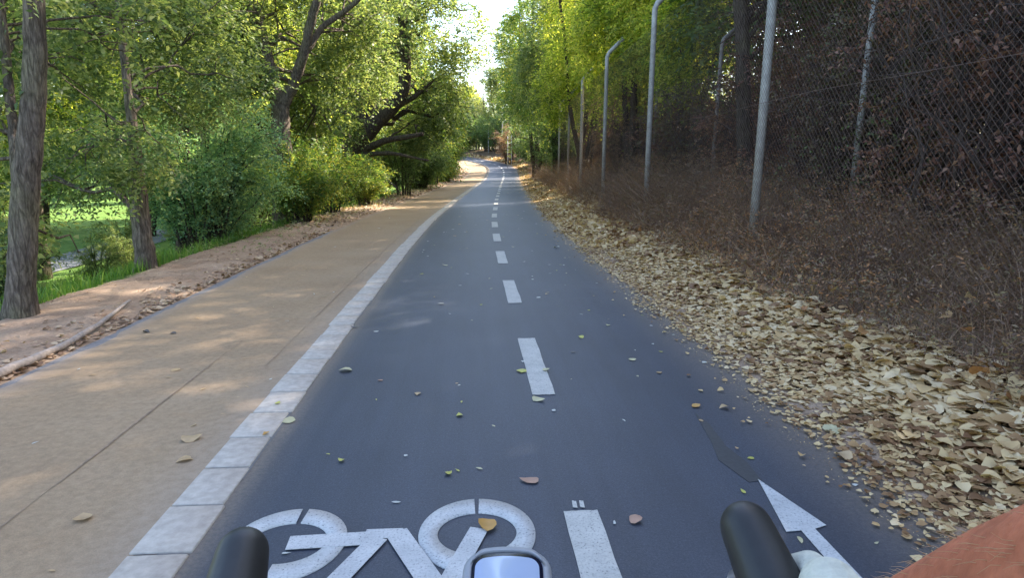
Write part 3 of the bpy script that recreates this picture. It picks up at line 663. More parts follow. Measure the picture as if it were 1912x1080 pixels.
# dead brown thicket behind the first fence
def dead_data(seed, H, R_):
    rng = np.random.default_rng(seed); sb = MB()
    for q in range(120):
        a = rng.uniform(0, 6.283); r0 = R_ * rng.uniform(0, .8); b0 = np.array([math.cos(a) * r0, math.sin(a) * r0, -.05])
        e = b0 + np.array([rng.normal(0, .6), rng.normal(0, .6), H * rng.uniform(.4, 1.0)]); p = bez(b0, e, 0, rng, 8, .05); sb.tube(p, np.linspace(rng.uniform(.008, .02), .003, 8), 4, cap=False)
        for _ in range(9):
            k0 = rng.integers(1, 7); e2 = p[k0] + rng.normal(0, .38, 3) + [0, 0, .1]; sb.tube(bez(p[k0], e2, 0, rng, 5, .06), np.linspace(.005, .0015, 5), 3, cap=False)
    C = np.stack([rng.uniform(-R_, R_, 420), rng.uniform(-R_, R_, 420), H * rng.uniform(.06, 1, 420) ** .85], -1)
    C[:, 2] *= 1 - .25 * (np.hypot(C[:, 0], C[:, 1]) / R_) ** 2 * rng.uniform(.3, 1, 420)
    v = cluster_leaves(C, .30 * rng.uniform(.6, 1.3, 420), 8, 7, .055, rng, .5, .45)
    return sb.mesh('stems'), npmesh('foliage', v, [quads(len(v))])
D1 = dead_data(51, 3.0, 1.3); D2 = dead_data(52, 2.6, 1.2)
q = 0
for Y in np.arange(1.5, 62, 2.15):
    Yf = float(Y); u = 5.15 + .35 * math.sin(Y * 2.1); s = .95 + .12 * math.sin(Y * 1.3)
    if Yf > 22: s *= .9
    hs = 1.25 if Yf < 10 else (1.05 if Yf < 14 else (.9 if Yf < 22 else 1.15))
    lf = L_BROWN if q % 3 else L_DKBR
    lbl = ORD[q] + ' dead brown shrub from the camera in the front row behind the fence'
    put_shrub((D1, D2)[q % 2], (float(xc(Yf)) + u, Yf, gz(float(xc(Yf)) + u, Yf)), q * 1.7, (s, s, s * hs), 'dead_shrub', lbl, 'dead shrub', 'dead shrubs forming the thicket behind the fence', lf, TWIG); q += 1
for k_, (Y, u) in enumerate([(3.5, 7.2), (6.2, 7.4), (9, 7.5), (12, 7.4), (15.2, 7.5), (18.5, 7.6), (22, 7.3), (26, 7.4)]):
    put_shrub((D2, D1)[k_ % 2], (float(xc(Y)) + u, Y, gz(float(xc(Y)) + u, Y)), k_ * 1.1, (1.2, 1.2, 1.35 if Y < 13 else 1.05), 'dead_shrub', ORD[k_] + ' dead brown shrub from the camera in the rear row of the thicket', 'dead shrub', 'dead shrubs forming the thicket behind the fence', L_BROWN if k_ % 2 else L_DKBR, TWIG)
p = P3(1185, 20.5); put_shrub(D2, (p[0], p[1], p[2]), .3, (.9, .9, 1.35), 'dead_shrub', 'rust-red dry shrub top below the yellow-green trees', 'dead shrub', None, L_RUST, TWIG)
p = P3(950, 66); put_shrub(S_loose, p, .3, (1.9, 1.9, 2.1), 'shrub', 'rust-pink bush over the far white fence posts', 'shrub', None, L_RUST)

# ------------------------------------------------------------------ fences
def post_arm(mb, x, y, z0, z1, r, arm, lean=0.0):
    pts = [(x, y, z0 - .1), (x + lean * .5, y, (z0 + z1) / 2), (x + lean, y, z1 - .06), (x + lean + arm * .12, y, z1 + .04), (x + lean + arm, y, z1 + abs(arm) * .95)]
    mb.tube(pts, r, 12)
def chain(mb, uF, y0, y1, H, pitch=.06, zlow=.03, r=.0014):
    # two families of slanted wires following the fence line
    V = []; F_ = []
    tot = y1 - y0; cnt = int((tot + H) / pitch)
    for fam in (0, 1):
        for k in range(cnt):
            s = y0 - H + k * pitch if fam == 0 else y0 + k * pitch
            a, b = s, (s + H if fam == 0 else s - H)
            za, zb = 0.0, H
            # clip
            def pt(t): return a + (b - a) * t, H * t
            t0, t1 = 0.0, 1.0; lo, hi = y0, y1
            if b != a:
                ta, tb = (lo - a) / (b - a), (hi - a) / (b - a)
                if ta > tb: ta, tb = tb, ta
                t0, t1 = max(0, ta), min(1, tb)
            if t1 - t0 < .01: continue
            pts = []
            for t in np.linspace(t0, t1, 4):
                yy, zz = pt(t); x = float(xc(yy)) + uF; pts.append((x + (.003 if fam else -.003), yy, gz(x, yy) + zlow + zz))
            mb.tube(pts, r, 3, cap=False)
f1 = empty('chain_link_fence', (float(xc(7)) + 2.93, 7, .3), 'tall chain-link fence on grey posts with angled tops beside the leaf litter', 'fence')
UF = 2.86
py_ = [2.35, 7.28, 12.2, 17.2, 22.2, 27.1, 32, 37, 42, 47, 52, 57, 62, 67, 72]
def child(mb, name, m, par, smooth=True, label=None):
    o = mb.build(name, m, par, smooth); o.location = -Vector(par.location) if par.rotation_euler.z == 0 else o.location
    if label: o['label'] = label
    return o
for k, y in enumerate(py_):
    x = float(xc(y)) + UF; mb = MB(); z0 = gz(x, y)
    post_arm(mb, x, y, z0, z0 + (3.7, 3.7, 3.75, 3.7)[k % 4], .050 if k < 5 else .045, .40, lean=(.0, .05, .03, .02)[k % 4])
    child(mb, 'post', GALV, f1)
mb = MB(); chain(mb, UF - .055, 1.2, 9.6, 3.3, .062, r=.0014); chain(mb, UF - .055, 9.6, 30, 3.3, .062, r=.0008); child(mb, 'mesh', WIRE, f1, False)
mb = MB()
for hgt in (.12, 1.6, 3.3):
    yy = np.arange(1.2, 72, 1.2); mb.tube([(float(xc(t)) + UF - .056, t, gz(float(xc(t)) + UF, t) + hgt + .02 * math.sin(t * 1.27)) for t in yy], .0022, 4, cap=False)
child(mb, 'tension_wire', WIRE, f1)
f2 = empty('wire_fence', (float(xc(8)) + 4.33, 8, .5), 'thinner second fence of dull posts standing in the brown thicket', 'fence')
for k, y in enumerate([3.0, 7.85, 12.85, 17.9, 22.9, 27.9, 33, 38]):
    x = float(xc(y)) + 4.33; mb = MB(); z0 = gz(x, y); post_arm(mb, x, y, z0, z0 + (3.5 if k == 3 else 3.0), .038, -.3 if k == 3 else .22, lean=.06); child(mb, 'post', GALV if k == 1 else GALV_RUST, f2)
mb = MB()
for hgt in (.4, 1.2, 2.0, 2.8):
    yy = np.arange(1.2, 38, 1.6); mb.tube([(float(xc(t)) + 4.33, t, gz(float(xc(t)) + 4.33, t) + hgt) for t in yy], .002, 4, cap=False)
child(mb, 'wire', WIRE, f2)
# far white posts at the bend
f3 = empty('far_fence', (4.6, 70, prof(70)), 'distant row of thin white fence posts at the bend of the path', 'fence')
FP = plain('white_post_paint', (.42, .41, .40), .6, var=.1)
for k, (px, Y) in enumerate([(948, 61), (955, 64), (962, 67), (970, 70), (912, 78), (925, 84)]):
    x = at(px, 290, Y)[0]; mb = MB(); z0 = gz(x, Y); mb.tube([(x, Y, z0 - .1), (x, Y, z0 + 1.0), (x, Y, z0 + 2.9)], .03, 8); child(mb, 'post', FP, f3)
mb = MB(); mb.tube([(at(px, 290, Y)[0], Y, gz(at(px, 290, Y)[0], Y) + 2.2) for px, Y in [(948, 61), (955, 64), (962, 67), (970, 70)]], .012, 5, cap=False); child(mb, 'rail', FP, f3)

# ------------------------------------------------------------------ leaf litter, grass, weeds
def leaf_field(X, Y, Z, size, rng, tilt=.35, curl=.25, shape=0):
    n = len(X)
    if shape == 0:   # broad heart-like poplar leaf
        t = np.array([(0, -.02), (.25, .02), (.44, .24), (.40, .52), (.22, .80), (0, 1.02), (-.22, .80), (-.40, .52), (-.44, .24), (-.25, .02)])
    else:            # narrow leaf
        t = np.array([(0, 0), (.14, .15), (.20, .45), (.12, .8), (0, 1.1), (-.12, .8), (-.20, .45), (-.14, .15)])
    k = len(t); T = np.broadcast_to(t, (n, k, 2)).copy(); T += rng.normal(0, .035, T.shape)
    T[..., 1] -= .5; T *= size[:, None, None]; c = rng.normal(0, curl, (n, 1)) ; c2 = rng.normal(0, curl, (n, 1))
    z = (T[..., 0] ** 2 * c * 4 + T[..., 1] ** 2 * c2 * 3) / size[:, None] + np.abs(T[..., 0]) * rng.uniform(0, min(.5, curl * 2.2), (n, 1))
    L = np.concatenate([np.stack([T[..., 0], T[..., 1], z], -1), np.zeros((n, 1, 3))], 1)
    az = rng.uniform(0, 6.283, n); tx = rng.normal(0, tilt, n); ty = rng.normal(0, tilt, n)
    def rot(L, ax, an):
        c_, s_ = np.cos(an)[:, None], np.sin(an)[:, None]; a, b = [(1, 2), (2, 0), (0, 1)][ax]; A, B = L[..., a].copy(), L[..., b].copy(); L[..., a] = A * c_ - B * s_; L[..., b] = A * s_ + B * c_; return L
    L = rot(L, 0, tx); L = rot(L, 1, ty); L = rot(L, 2, az)
    L += np.stack([X, Y, Z], -1)[:, None]; lift = np.maximum(0, (Z + .002)[:, None] - L[..., 2].min(1, keepdims=True)); L[..., 2] += lift
    base = np.arange(n)[:, None] * (k + 1); j = np.arange(k)
    f = np.stack([np.broadcast_to(base + k, (n, k)), base + j, base + (j + 1) % k], -1).reshape(-1, 3)
    return L.reshape(-1, 3), f
def gzv(X, Y): return prof(Y) + np.interp((X - xc(Y)) / kf(Y), HU, HZ)
rng = np.random.default_rng(77)
def litter(name, specs, m, shape=0, curl=.14):
    Vs = []; Fs = []; n0 = 0
    for (n, y0, y1, uf, smin, smax, tilt) in specs:
        Y = rng.uniform(y0, y1, n); U = uf(n, Y); X = xc(Y) + U * kf(Y); Z = gzv(X, Y) + rng.uniform(0, .03, n) * np.clip((U - 1.3) * 1.2, .1, 1)
        Z = np.where((U > -2.9) & (U < 1.2), prof(Y) + .006, Z)
        v, f = leaf_field(X, Y, Z, (smin + (smax - smin) * rng.uniform(0, 1, n) ** 1.3) * (np.where(U > 0, np.clip(.45 + (U - 1.15) * .85, .45, 1.15), 1)), rng, tilt + (np.clip(U - 1.8, 0, 1) * .25).mean(), curl, shape); Vs.append(v); Fs.append(f + n0); n0 += len(v)
    o = link(name, npmesh(name, np.vstack(Vs), [np.vstack(Fs)], False), m); return o
def uR(n, Y):
    w = 1.0 + .12 * np.sin(Y * .8); return 1.16 + rng.beta(1.5, 1.5, n) * np.interp(Y, [0, 4, 8, 20], [1.05, 1.2, 1.4, 1.5]) * w
def uS(n, Y): return 1.13 + .08 * np.sin(Y * 2.1) + .06 * np.sin(Y * 5.3 + 1) + rng.beta(1.2, 2.2, n) * .95
def uR_edge(n, Y): return 1.22 - rng.exponential(.07, n)
lo = litter('leaf_litter', [(9500, 1.0, 9, uR, .04, .105, .06), (5000, 1, 9, uS, .03, .075, .06), (12000, 9, 22, uR, .045, .11, .3), (5000, 9, 30, uS, .05, .09, .2), (5200, 22, 50, uR, .06, .13, .35), (3000, 50, 80, uR, .10, .2, .3), (900, 1, 12, uR_edge, .03, .08, .15), (500, 12, 40, uR_edge, .05, .1, .15)], L_LITTER)
tag(lo, 'thick band of tan and yellow fallen leaves between the asphalt and the fence', 'leaf litter', kind='stuff')
# small crumbs of leaf on the verge
def uV(n, Y): return 1.0 + rng.beta(1.3, 2.6, n) * 1.9
cro = litter('leaf_crumbs', [(24000, 1, 10, uV, .006, .026, .15), (9000, 10, 24, uV, .015, .035, .2)], L_LITTER, 1); tag(cro, 'crumbled dry leaf bits along the right asphalt edge', 'leaf bits', kind='stuff')
def uL(n, Y): return -2.98 - rng.exponential(.09, n)
def uL2(n, Y): return -2.98 - rng.uniform(0, 1.25, n)
l2 = litter('fallen_leaves', [(1300, 1, 12, uL, .025, .06, .2), (260, 1, 14, uL2, .02, .045, .2), (1500, 12, 34, uL2, .05, .09, .35), (500, 34, 60, uL2, .08, .14, .3)], L_LITTER_L, 0)
tag(l2, 'thin scatter of pinkish dry leaves along the left dirt verge', 'fallen leaves', kind='stuff')
l3 = litter('dry_twigs', [(1500, 1, 14, uL2, .01, .03, .25)], L_LITTER_L, 1); tag(l3, 'crumbs and bark bits on the left dirt bank', 'plant debris', kind='stuff')

def blades(n, X, Y, Z, h, w, rng, lean=.3, segs=3):
    a = rng.uniform(0, 6.283, n); d = np.stack([np.cos(a), np.sin(a), 0 * a], -1); l = rng.normal(0, lean, (n, 2)); V = []
    for s in range(segs + 1):
        t = s / segs; c = np.stack([X + l[:, 0] * h * t * t, Y + l[:, 1] * h * t * t, Z + h * t], -1); ww = (w * (1 - t * .85))[:, None] * .5
        V += [c - d * ww, c + d * ww]
    V = np.stack(V, 1); k = 2 * (segs + 1); b = np.arange(n)[:, None] * k; q = np.concatenate([np.stack([b[:, 0] + 2 * s, b[:, 0] + 2 * s + 1, b[:, 0] + 2 * s + 3, b[:, 0] + 2 * s + 2], -1) for s in range(segs)])
    return V.reshape(-1, 3), q
n = 42000; Y = rng.uniform(2, 26, n); U = -4.15 - rng.beta(1, 2.2, n) * 6 ; X = xc(Y) + U * kf(Y); Z = gzv(X, Y)
v, f = blades(n, X, Y, Z - .01, rng.uniform(.06, .2, n), rng.uniform(.006, .014, n) * (1 + Y / 14), rng)
tag(link('grass', npmesh('grass', v, [f]), L_GRASS), 'bright green grass on the slope below the left dirt bank', 'grass', kind='stuff')
# dry weeds
n = 42000; Y = np.concatenate([rng.uniform(.8, 14, 22000), rng.uniform(14, 60, 20000)]); U = 2.0 + rng.beta(1.3, 1.6, n) * 2.8; X = xc(Y) + U * kf(Y)
cl = .5 + .5 * np.sin(X * 5 + np.sin(Y * 3) * 2) * np.sin(Y * 4.3); hh = rng.uniform(.10, .50, n) * np.clip((U - 1.9) * 1.1, .25, 1) * (.5 + cl * .7) * np.interp(Y, [0, 6, 12, 40], [.9, 1.0, 1.9, 2.0])
v, f = blades(n, X, Y, gzv(X, Y) - .01, hh, rng.uniform(.003, .008, n) * (1 + Y / 16), rng, .95)
tag(link('dry_weeds', npmesh('dry_weeds', v, [f]), L_WEED), 'brown dry weeds and grass stems along the foot of the fence', 'weeds', kind='stuff')
n = 17000; Y = np.concatenate([rng.uniform(.8, 14, 9500), rng.uniform(14, 45, 7500)]); U = 2.1 + rng.beta(1.2, 1.6, n) * 2.6; X = xc(Y) + U * kf(Y)
P = np.stack([X, Y, gzv(X, Y) + rng.uniform(.0, .55, n) * np.clip((U - 1.9), .15, 1) * np.interp(Y, [0, 6, 12, 40], [.9, 1.0, 1.8, 2.0])], -1); D = rng.normal(0, 1, (n, 3)); D[:, 2] = np.abs(D[:, 2]) * .7
v = sprays(P, D, rng.uniform(.12, .3, n), 9, .032, rng, .3, .35)
tag(link('dry_undergrowth', npmesh('dry_undergrowth', v, [quads(len(v))]), leafmat('undergrowth', [(.12, .07, .045), (.20, .12, .08), (.30, .185, .12), (.20, .17, .08), (.50, .23, .10)], trans=.2, tcol=1.1)), 'tangled dry brown undergrowth between leaf litter and fence', 'undergrowth', kind='stuff')
def uC(n, Y): return 2.0 + rng.beta(1.2, 1.8, n) * 1.3
n = 420; Y = rng.uniform(1.5, 20, n); U = uC(n, Y); X = xc(Y) + U; Z = gzv(X, Y) + rng.uniform(.0, .14, n)
v, f = leaf_field(X, Y, Z, rng.uniform(.03, .08, n), rng, .55, .25, 0)
tag(link('caught_leaves', npmesh('caught_leaves', v, [f]), leafmat('caught_leaf', [(.20, .09, .04), (.38, .17, .06), (.48, .28, .13), (.50, .34, .17)], trans=.3, tcol=1.1)), 'orange and tan leaves caught in the dry weeds below the fence', 'leaves', kind='stuff')
# small green plants at the foot of the left shrubs
n = 700; Y = rng.uniform(8.5, 30, n); U = -3.15 - rng.uniform(0, 1.2, n); X = xc(Y) + U * kf(Y)
P = np.stack([X, Y, gzv(X, Y) + rng.uniform(0, .06, n)], -1); D = rng.normal(0, 1, (n, 3)); D[:, 2] = np.abs(D[:, 2])
v = sprays(P, D, rng.uniform(.06, .2, n), 8, .03, rng, .3, .4)
tag(link('ground_cover', npmesh('ground_cover', v, [quads(len(v))]), L_OLIVE), 'sparse small green weeds growing at the foot of the left shrubs', 'weeds', kind='stuff')

# root / old hose lying on the dirt
mb = MB(); pts = [rootpt(px, py) for px, py in [(-60, 736), (0, 708), (60, 682), (120, 655), (180, 618), (212, 594), (243, 568)]]
pts = [(x, y, gz(x, y) + .030) for x, y, z in pts]; sp_ = smooth_path(pts, 26); sp_[:, :2] += R.normal(0, .003, (26, 2)); mb.tube(sp_, np.linspace(.030, .012, 26), 10, rough=.08)
tag(mb.build('tree_root', plain('root_grey', (.33, .27, .23), .9, var=.25, vs=40, bs=.4), None, True), 'long grey surface root lying in the dirt along the footpath edge', 'root')

# single leaves lying on the paving
def one_leaf(px, py, size, col, label, cat='leaf', group=None, az=0, shape=0, flat=.12):
    x, y, _ = rootpt(px, py); u = x - float(xc(y)); z = float(prof(y)) + (.012 if -1.45 < u < -1.26 else (.0095 if (px, py) in ((1020, 703), (910, 1005)) else .004)); r = np.random.default_rng(int(px * 7 + py))
    v, f = leaf_field(np.array([0.0]), np.array([0.0]), np.array([0.0]), np.array([size]), r, flat, .13, shape)
    c, s = math.cos(az), math.sin(az); v = np.stack([v[:, 0] * c - v[:, 1] * s, v[:, 0] * s + v[:, 1] * c, v[:, 2]], -1)
    v[:, 2] -= v[:, 2].min()
    o = link('fallen_leaf', npmesh('fallen_leaf', v, [f], True), col); o.location = (x, y, z); return tag(o, label, cat, group)
def lm(name, c): return leafmat(name, [tuple(x * .8 for x in c), c, tuple(min(1, x * 1.15) for x in c)], trans=.15, clump=30, tcol=1.1)
C_YEL = lm('leaf_yellow', (.52, .50, .12)); C_PALE = lm('leaf_pale', (.55, .50, .30)); C_TAN = lm('leaf_tan', (.52, .36, .20)); C_PINK = lm('leaf_pink_brown', (.46, .27, .19)); C_GRN = lm('leaf_dull_green', (.28, .36, .22)); C_GREY = lm('leaf_grey_dark', (.12, .11, .11)); C_ORG = lm('leaf_orange', (.55, .30, .08)); C_WHT = lm('leaf_whitish', (.60, .60, .56))
for a in [(973, 704, .062, C_YEL, 'yellow leaf beside the second white dash'), (1006, 760, .07, C_PALE, 'pale yellow leaf just below the second white dash'), (1020, 703, .045, C_PALE, 'pale leaf lying across the second white dash'),
          (645, 703, .07, C_PALE, 'pale leaf on the left half of the dark asphalt near the kerb'), (823, 575, .06, C_WHT, 'whitish leaf in the middle of the left lane'), (830, 501, .07, C_PALE, 'pale two-part leaf farther up the left lane'),
          (858, 788, .038, C_YEL, 'small yellowish leaf between kerb and second dash'), (837, 901, .034, C_YEL, 'tiny yellow leaf above the painted wheel'), (638, 875, .030, C_YEL, 'tiny yellow-white leaf left of the painted bicycle'),
          (910, 1005, .075, C_ORG, 'golden leaf inside the painted right wheel'), (988, 915, .065, C_PINK, 'pinkish brown leaf above the near white dash'), (1183, 990, .055, C_PINK, 'pinkish brown leaf between near dash and arrow'),
          (1298, 772, .05, C_ORG, 'orange-brown leaf at the head of the tar stain'), (1350, 775, .05, C_TAN, 'faint tan leaf right of the tar stain'), (1180, 682, .05, C_PALE, 'pale leaf in the middle of the right lane'),
          (1084, 640, .04, C_YEL, 'small yellow leaf on the right lane near the third dash'), (1273, 623, .06, C_PALE, 'pale leaf at the right asphalt edge'), (1405, 742, .06, C_TAN, 'tan leaf near the right asphalt edge'),
          (1570, 868, .07, C_TAN, 'tan leaf right of the arrow toward the litter'), (1395, 698, .055, C_TAN, 'light tan leaf close to the litter band'), (1555, 808, .09, C_PALE, 'large pale leaf at the edge of the litter'),
          (540, 798, .075, C_PALE, 'cream leaf lying across the kerb joint'), (497, 828, .034, C_ORG, 'small orange leaf on the kerb'), (519, 770, .03, C_YEL, 'tiny yellow leaf on the kerb'), (361, 835, .085, C_TAN, 'tan leaf on the footpath beside the kerb'),
          (345, 877, .06, C_TAN, 'narrow tan leaf just below another on the footpath'), (155, 990, .06, C_TAN, 'tan leaf low on the footpath near the left edge'), (330, 702, .055, C_TAN, 'tan leaf in the middle of the footpath'),
          (275, 630, .05, C_GREY, 'dark curled leaf on the footpath toward the dirt'), (325, 632, .045, C_GREY, 'second dark curled leaf on the footpath'), (1815, 815, .10, C_GRN, 'dull green leaf among the tan litter'), (1890, 868, .11, C_GRN, 'greenish leaf in the litter near the right edge'),
          (1070, 668, .03, C_GREY, 'small dark chip on the right lane'), (710, 722, .03, C_PINK, 'reddish chip on the left lane'), (662, 620, .05, C_GREY, 'dark leaf against the kerb edge'), (1040, 468, .09, C_WHT, 'white scrap on the right lane far ahead')]:
    one_leaf(*a, az=(a[0] * 1.7) % 6.28, flat=.08)
r9 = np.random.default_rng(9); cols = [C_WHT, C_PALE, C_TAN, C_WHT, C_YEL]
GL = 'small pale leaf bits scattered on the cycle path'; GT = 'small tan leaf bits scattered on the footpath'
for k in range(120):
    Y = 1.75 + 15 * r9.uniform() ** 1.3; u = r9.uniform(-1.2, 1.1) if k % 3 else r9.uniform(.4, 1.15)
    x = float(xc(Y)) + u; v, f = leaf_field(np.zeros(1), np.zeros(1), np.zeros(1), np.array([r9.uniform(.012, .032) * (1 + Y / 10)]), r9, .05, .05, k % 2); v[:, 2] -= v[:, 2].min()
    o = link('leaf_fragment', npmesh('leaf_fragment', v, [f], True), cols[k % 5]); o.location = (x, Y, float(prof(Y)) + .004); tag(o, 'small pale leaf bit lying on the dark asphalt', 'leaf', GL)
for k in range(60):
    Y = 1.75 + 13 * r9.uniform() ** 1.4; x = float(xc(Y)) + r9.uniform(-2.8, -1.5)
    v, f = leaf_field(np.zeros(1), np.zeros(1), np.zeros(1), np.array([r9.uniform(.012, .03) * (1 + Y / 8)]), r9, .05, .05, 1); v[:, 2] -= v[:, 2].min()
    o = link('leaf_fragment', npmesh('leaf_fragment', v, [f], True), C_TAN if k % 5 else C_WHT); o.location = (x, Y, float(prof(Y)) + .005); tag(o, 'small tan leaf bit lying on the footpath', 'leaf', GT)
#@RIDER
# ------------------------------------------------------------------ bicycle under the camera and its rider
BLACK_RUB = plain('black_rubber', (.022, .022, .023), .5, spec=.5, var=.3, vs=25, bs=.12)
BLACK_TAPE = plain('bar_tape', (.03, .03, .032), .75, var=.2, vs=50)
FRAME_M = plain('frame_paint_navy', (.02, .03, .09), .3, .2, var=.05)
STEEL = plain('bright_steel', (.55, .55, .56), .3, 1.0, var=.1)
GREY_PL = plain('computer_grey_plastic', (.27, .28, .30), .45, var=.06, vs=60)
BEZEL = plain('computer_bezel', (.01, .012, .03), .2, var=.05)
def skinm():
    m, nt, b = mat('skin_tanned'); n = noise(nt, 160, 6, .6, objco(nt)); n2 = noise(nt, 22, 4, .6, objco(nt))
    r = ramp(nt, n.outputs[0], [(.3, (.43, .13, .065)), (.7, (.56, .19, .10))]); r2 = ramp(nt, n2.outputs[0], [(.35, (.72, .66, .62)), (.65, (1.15, 1.1, 1.08))])
    setc(nt, b, mix(nt, 1.0, r.outputs[0], r2.outputs[0], 'MULTIPLY')); b.inputs['Roughness'].default_value = .5; b.inputs['Subsurface Weight'].default_value = .15; b.inputs['Subsurface Radius'].default_value = (.02, .008, .004)
    b.inputs['Subsurface Scale'].default_value = .3; bump(nt, b, n.outputs[0], .35, .002); return m
SKIN = skinm()
MINT = plain('pale_mint_cloth', (.52, .52, .44), .9, var=.16, vs=70, bs=.8)
JERSEY = plain('dark_jersey_cloth', (.03, .045, .10), .8, var=.1, vs=60, bs=.2); SHORTS = plain('black_shorts_cloth', (.02, .02, .022), .8, var=.1)
HAIR = plain('short_dark_hair', (.03, .02, .015), .8, var=.4, vs=200, bs=.6); HELM = plain('white_helmet_shell', (.6, .6, .6), .35, var=.05); EYE = plain('eye', (.7, .7, .68), .2); SHOE = plain('black_shoe', (.03, .03, .03), .5)

def caps(mb, p, q, r1, r2, k=14):
    p = np.array(p, float); q = np.array(q, float); d = q - p; L = np.linalg.norm(d); d = d / max(L, 1e-6)
    P = []; Rr = []
    for a in np.linspace(-88, 0, 6): P.append(p + d * r1 * math.sin(math.radians(a))); Rr.append(r1 * math.cos(math.radians(a)))
    if L > 1e-4:
        for t in (.33, .66): P.append(p + (q - p) * t); Rr.append(r1 + (r2 - r1) * t)
    for a in np.linspace(0, 88, 6): P.append(q + d * (r2 * math.sin(math.radians(a)) + (1e-5 if a == 0 else 0))); Rr.append(r2 * math.cos(math.radians(a)))
    mb.tube(P, Rr, k)
def chain_caps(mb, pts):
    for a, b_ in zip(pts[:-1], pts[1:]): caps(mb, a[:3], b_[:3], a[3], b_[3])
def remesh(mb, name, vox, m, parent, sm=2):
    o = link('tmp', mb.mesh(name), None); md = o.modifiers.new('r', 'REMESH'); md.mode = 'VOXEL'; md.voxel_size = vox; md.use_smooth_shade = True
    if sm: s_ = o.modifiers.new('s', 'SMOOTH'); s_.factor = .6; s_.iterations = sm
    dg = bpy.context.evaluated_depsgraph_get(); me = bpy.data.meshes.new_from_object(o.evaluated_get(dg)); bpy.data.objects.remove(o)
    me.name = name; me.polygons.foreach_set('use_smooth', np.ones(len(me.polygons), bool)); return link(name, me, m, parent)

bike = empty('bicycle', (0, 0, 0), 'black-hooded drop-bar bicycle seen from the saddle, with a small lit computer', 'bicycle', None, -YAW)
mb = MB()
for a, b_, r1, r2 in [((0, .30, .83), (0, .345, .69), .023, .026), ((0, .335, .70), (0, -.10, .28), .021, .024), ((0, .305, .80), (0, -.29, .79), .017, .016), ((0, -.10, .28), (0, -.30, .82), .017, .016), ((.02, -.11, .28), (.06, -.50, .34), .010, .008), ((-.02, -.11, .28), (-.06, -.50, .34), .010, .008), ((.012, -.29, .77), (.06, -.50, .34), .009, .008), ((-.012, -.29, .77), (-.06, -.50, .34), .009, .008), ((-.04, -.10, .28), (.04, -.10, .28), .024, .024), ((0, -.30, .80), (0, -.325, .91), .013, .013)]:
    mb.tube([a, b_], [r1, r2], 14)
mb.build('frame', FRAME_M, bike, True)
mb = MB()
for s in (-1, 1): mb.tube([(0, .345, .69), (s * .035, .355, .665), (s * .05, .40, .55), (s * .055, .46, .34)], [.016, .016, .013, .009], 10)
mb.build('fork', FRAME_M, bike, True)
def wheel(cy):
    e = bpy.data.objects.new('wheel', None); COL.objects.link(e); e.parent = bike; e.location = (0, cy, .34)
    an = np.linspace(0, 2 * math.pi, 49); mb = MB(); mb.tube([(0, .325 * math.cos(a), .325 * math.sin(a)) for a in an], .014, 10, False); mb.build('tyre', BLACK_RUB, e, True)
    mb = MB(); mb.tube([(0, .302 * math.cos(a), .302 * math.sin(a)) for a in an], .009, 8, False); mb.build('rim', STEEL, e, True)
    mb = MB(); mb.tube([(-.05, 0, 0), (.05, 0, 0)], .016, 12)
    for k in range(24): a = k * math.pi / 12; mb.tube([((-1) ** k * .025, .016 * math.cos(a), .016 * math.sin(a)), (0, .30 * math.cos(a + .2), .30 * math.sin(a + .2))], .001, 4)
    mb.build('hub', STEEL, e)
wheel(.46); wheel(-.50)
mb = MB(); chain_caps(mb, [(0, -.42, .94, .06), (0, -.30, .945, .035), (0, -.18, .94, .018)]); sd_o = remesh(mb, 'saddle', .006, BLACK_RUB, bike)
mb = MB()
for s, py, pz in ((1, .07, .27), (-1, -.27, .29)): mb.tube([(s * .06, -.10, .28), (s * .075, py, pz)], .011, 8); mb.box((s * .125, py, pz), (.09, .06, .018))
mb.tube([(.05, -.10, .28), (.058, -.10, .28)], .09, 28); mb.build('crankset', STEEL, bike)
mb = MB(); mb.tube([(0, .285, .84), (0, .39, .848)], .016, 14); mb.tube([(0, .29, .80), (0, .287, .865)], .019, 14); mb.build('stem', BLACK_TAPE, bike, True)
for s in (-1, 1):
    pass
mb = MB(); cx = -.010
half = [(0, .388, .848), (.10, .388, .848), (.165, .388, .847), (.195, .402, .845), (.205, .43, .845), (.207, .458, .828), (.208, .468, .79), (.209, .452, .745), (.21, .41, .722), (.21, .34, .716)]
mb.tube(smooth_path([(-x + cx, y, z) for x, y, z in half[::-1]] + [(x + cx, y, z) for x, y, z in half[1:]], 60), .0155, 14); mb.build('handlebar', BLACK_TAPE, bike, True)
for s, low, mid, tip in ((1, (.203, .425, .868), (.199, .452, .884), (.1915, .482, .9075)), (-1, (-.216, .43, .856), (-.2175, .452, .868), (-.2205, .479, .886))):
    mb = MB(); chain_caps(mb, [(*low, .024), (*mid, .0245), (*tip, .0215)]); caps(mb, (low[0], low[1] - .03, low[2] - .018), low, .02, .024)
    h = remesh(mb, 'brake_hood', .0025, BLACK_RUB, bike, 6)
    mb = MB(); x = tip[0] + s * .004; mb.tube(smooth_path([(x, .485, .862), (x, .512, .84), (x + s * .01, .515, .79), (x + s * .015, .505, .73)], 14), np.linspace(.009, .005, 14), 8); mb.build('brake_lever', STEEL, bike, True)
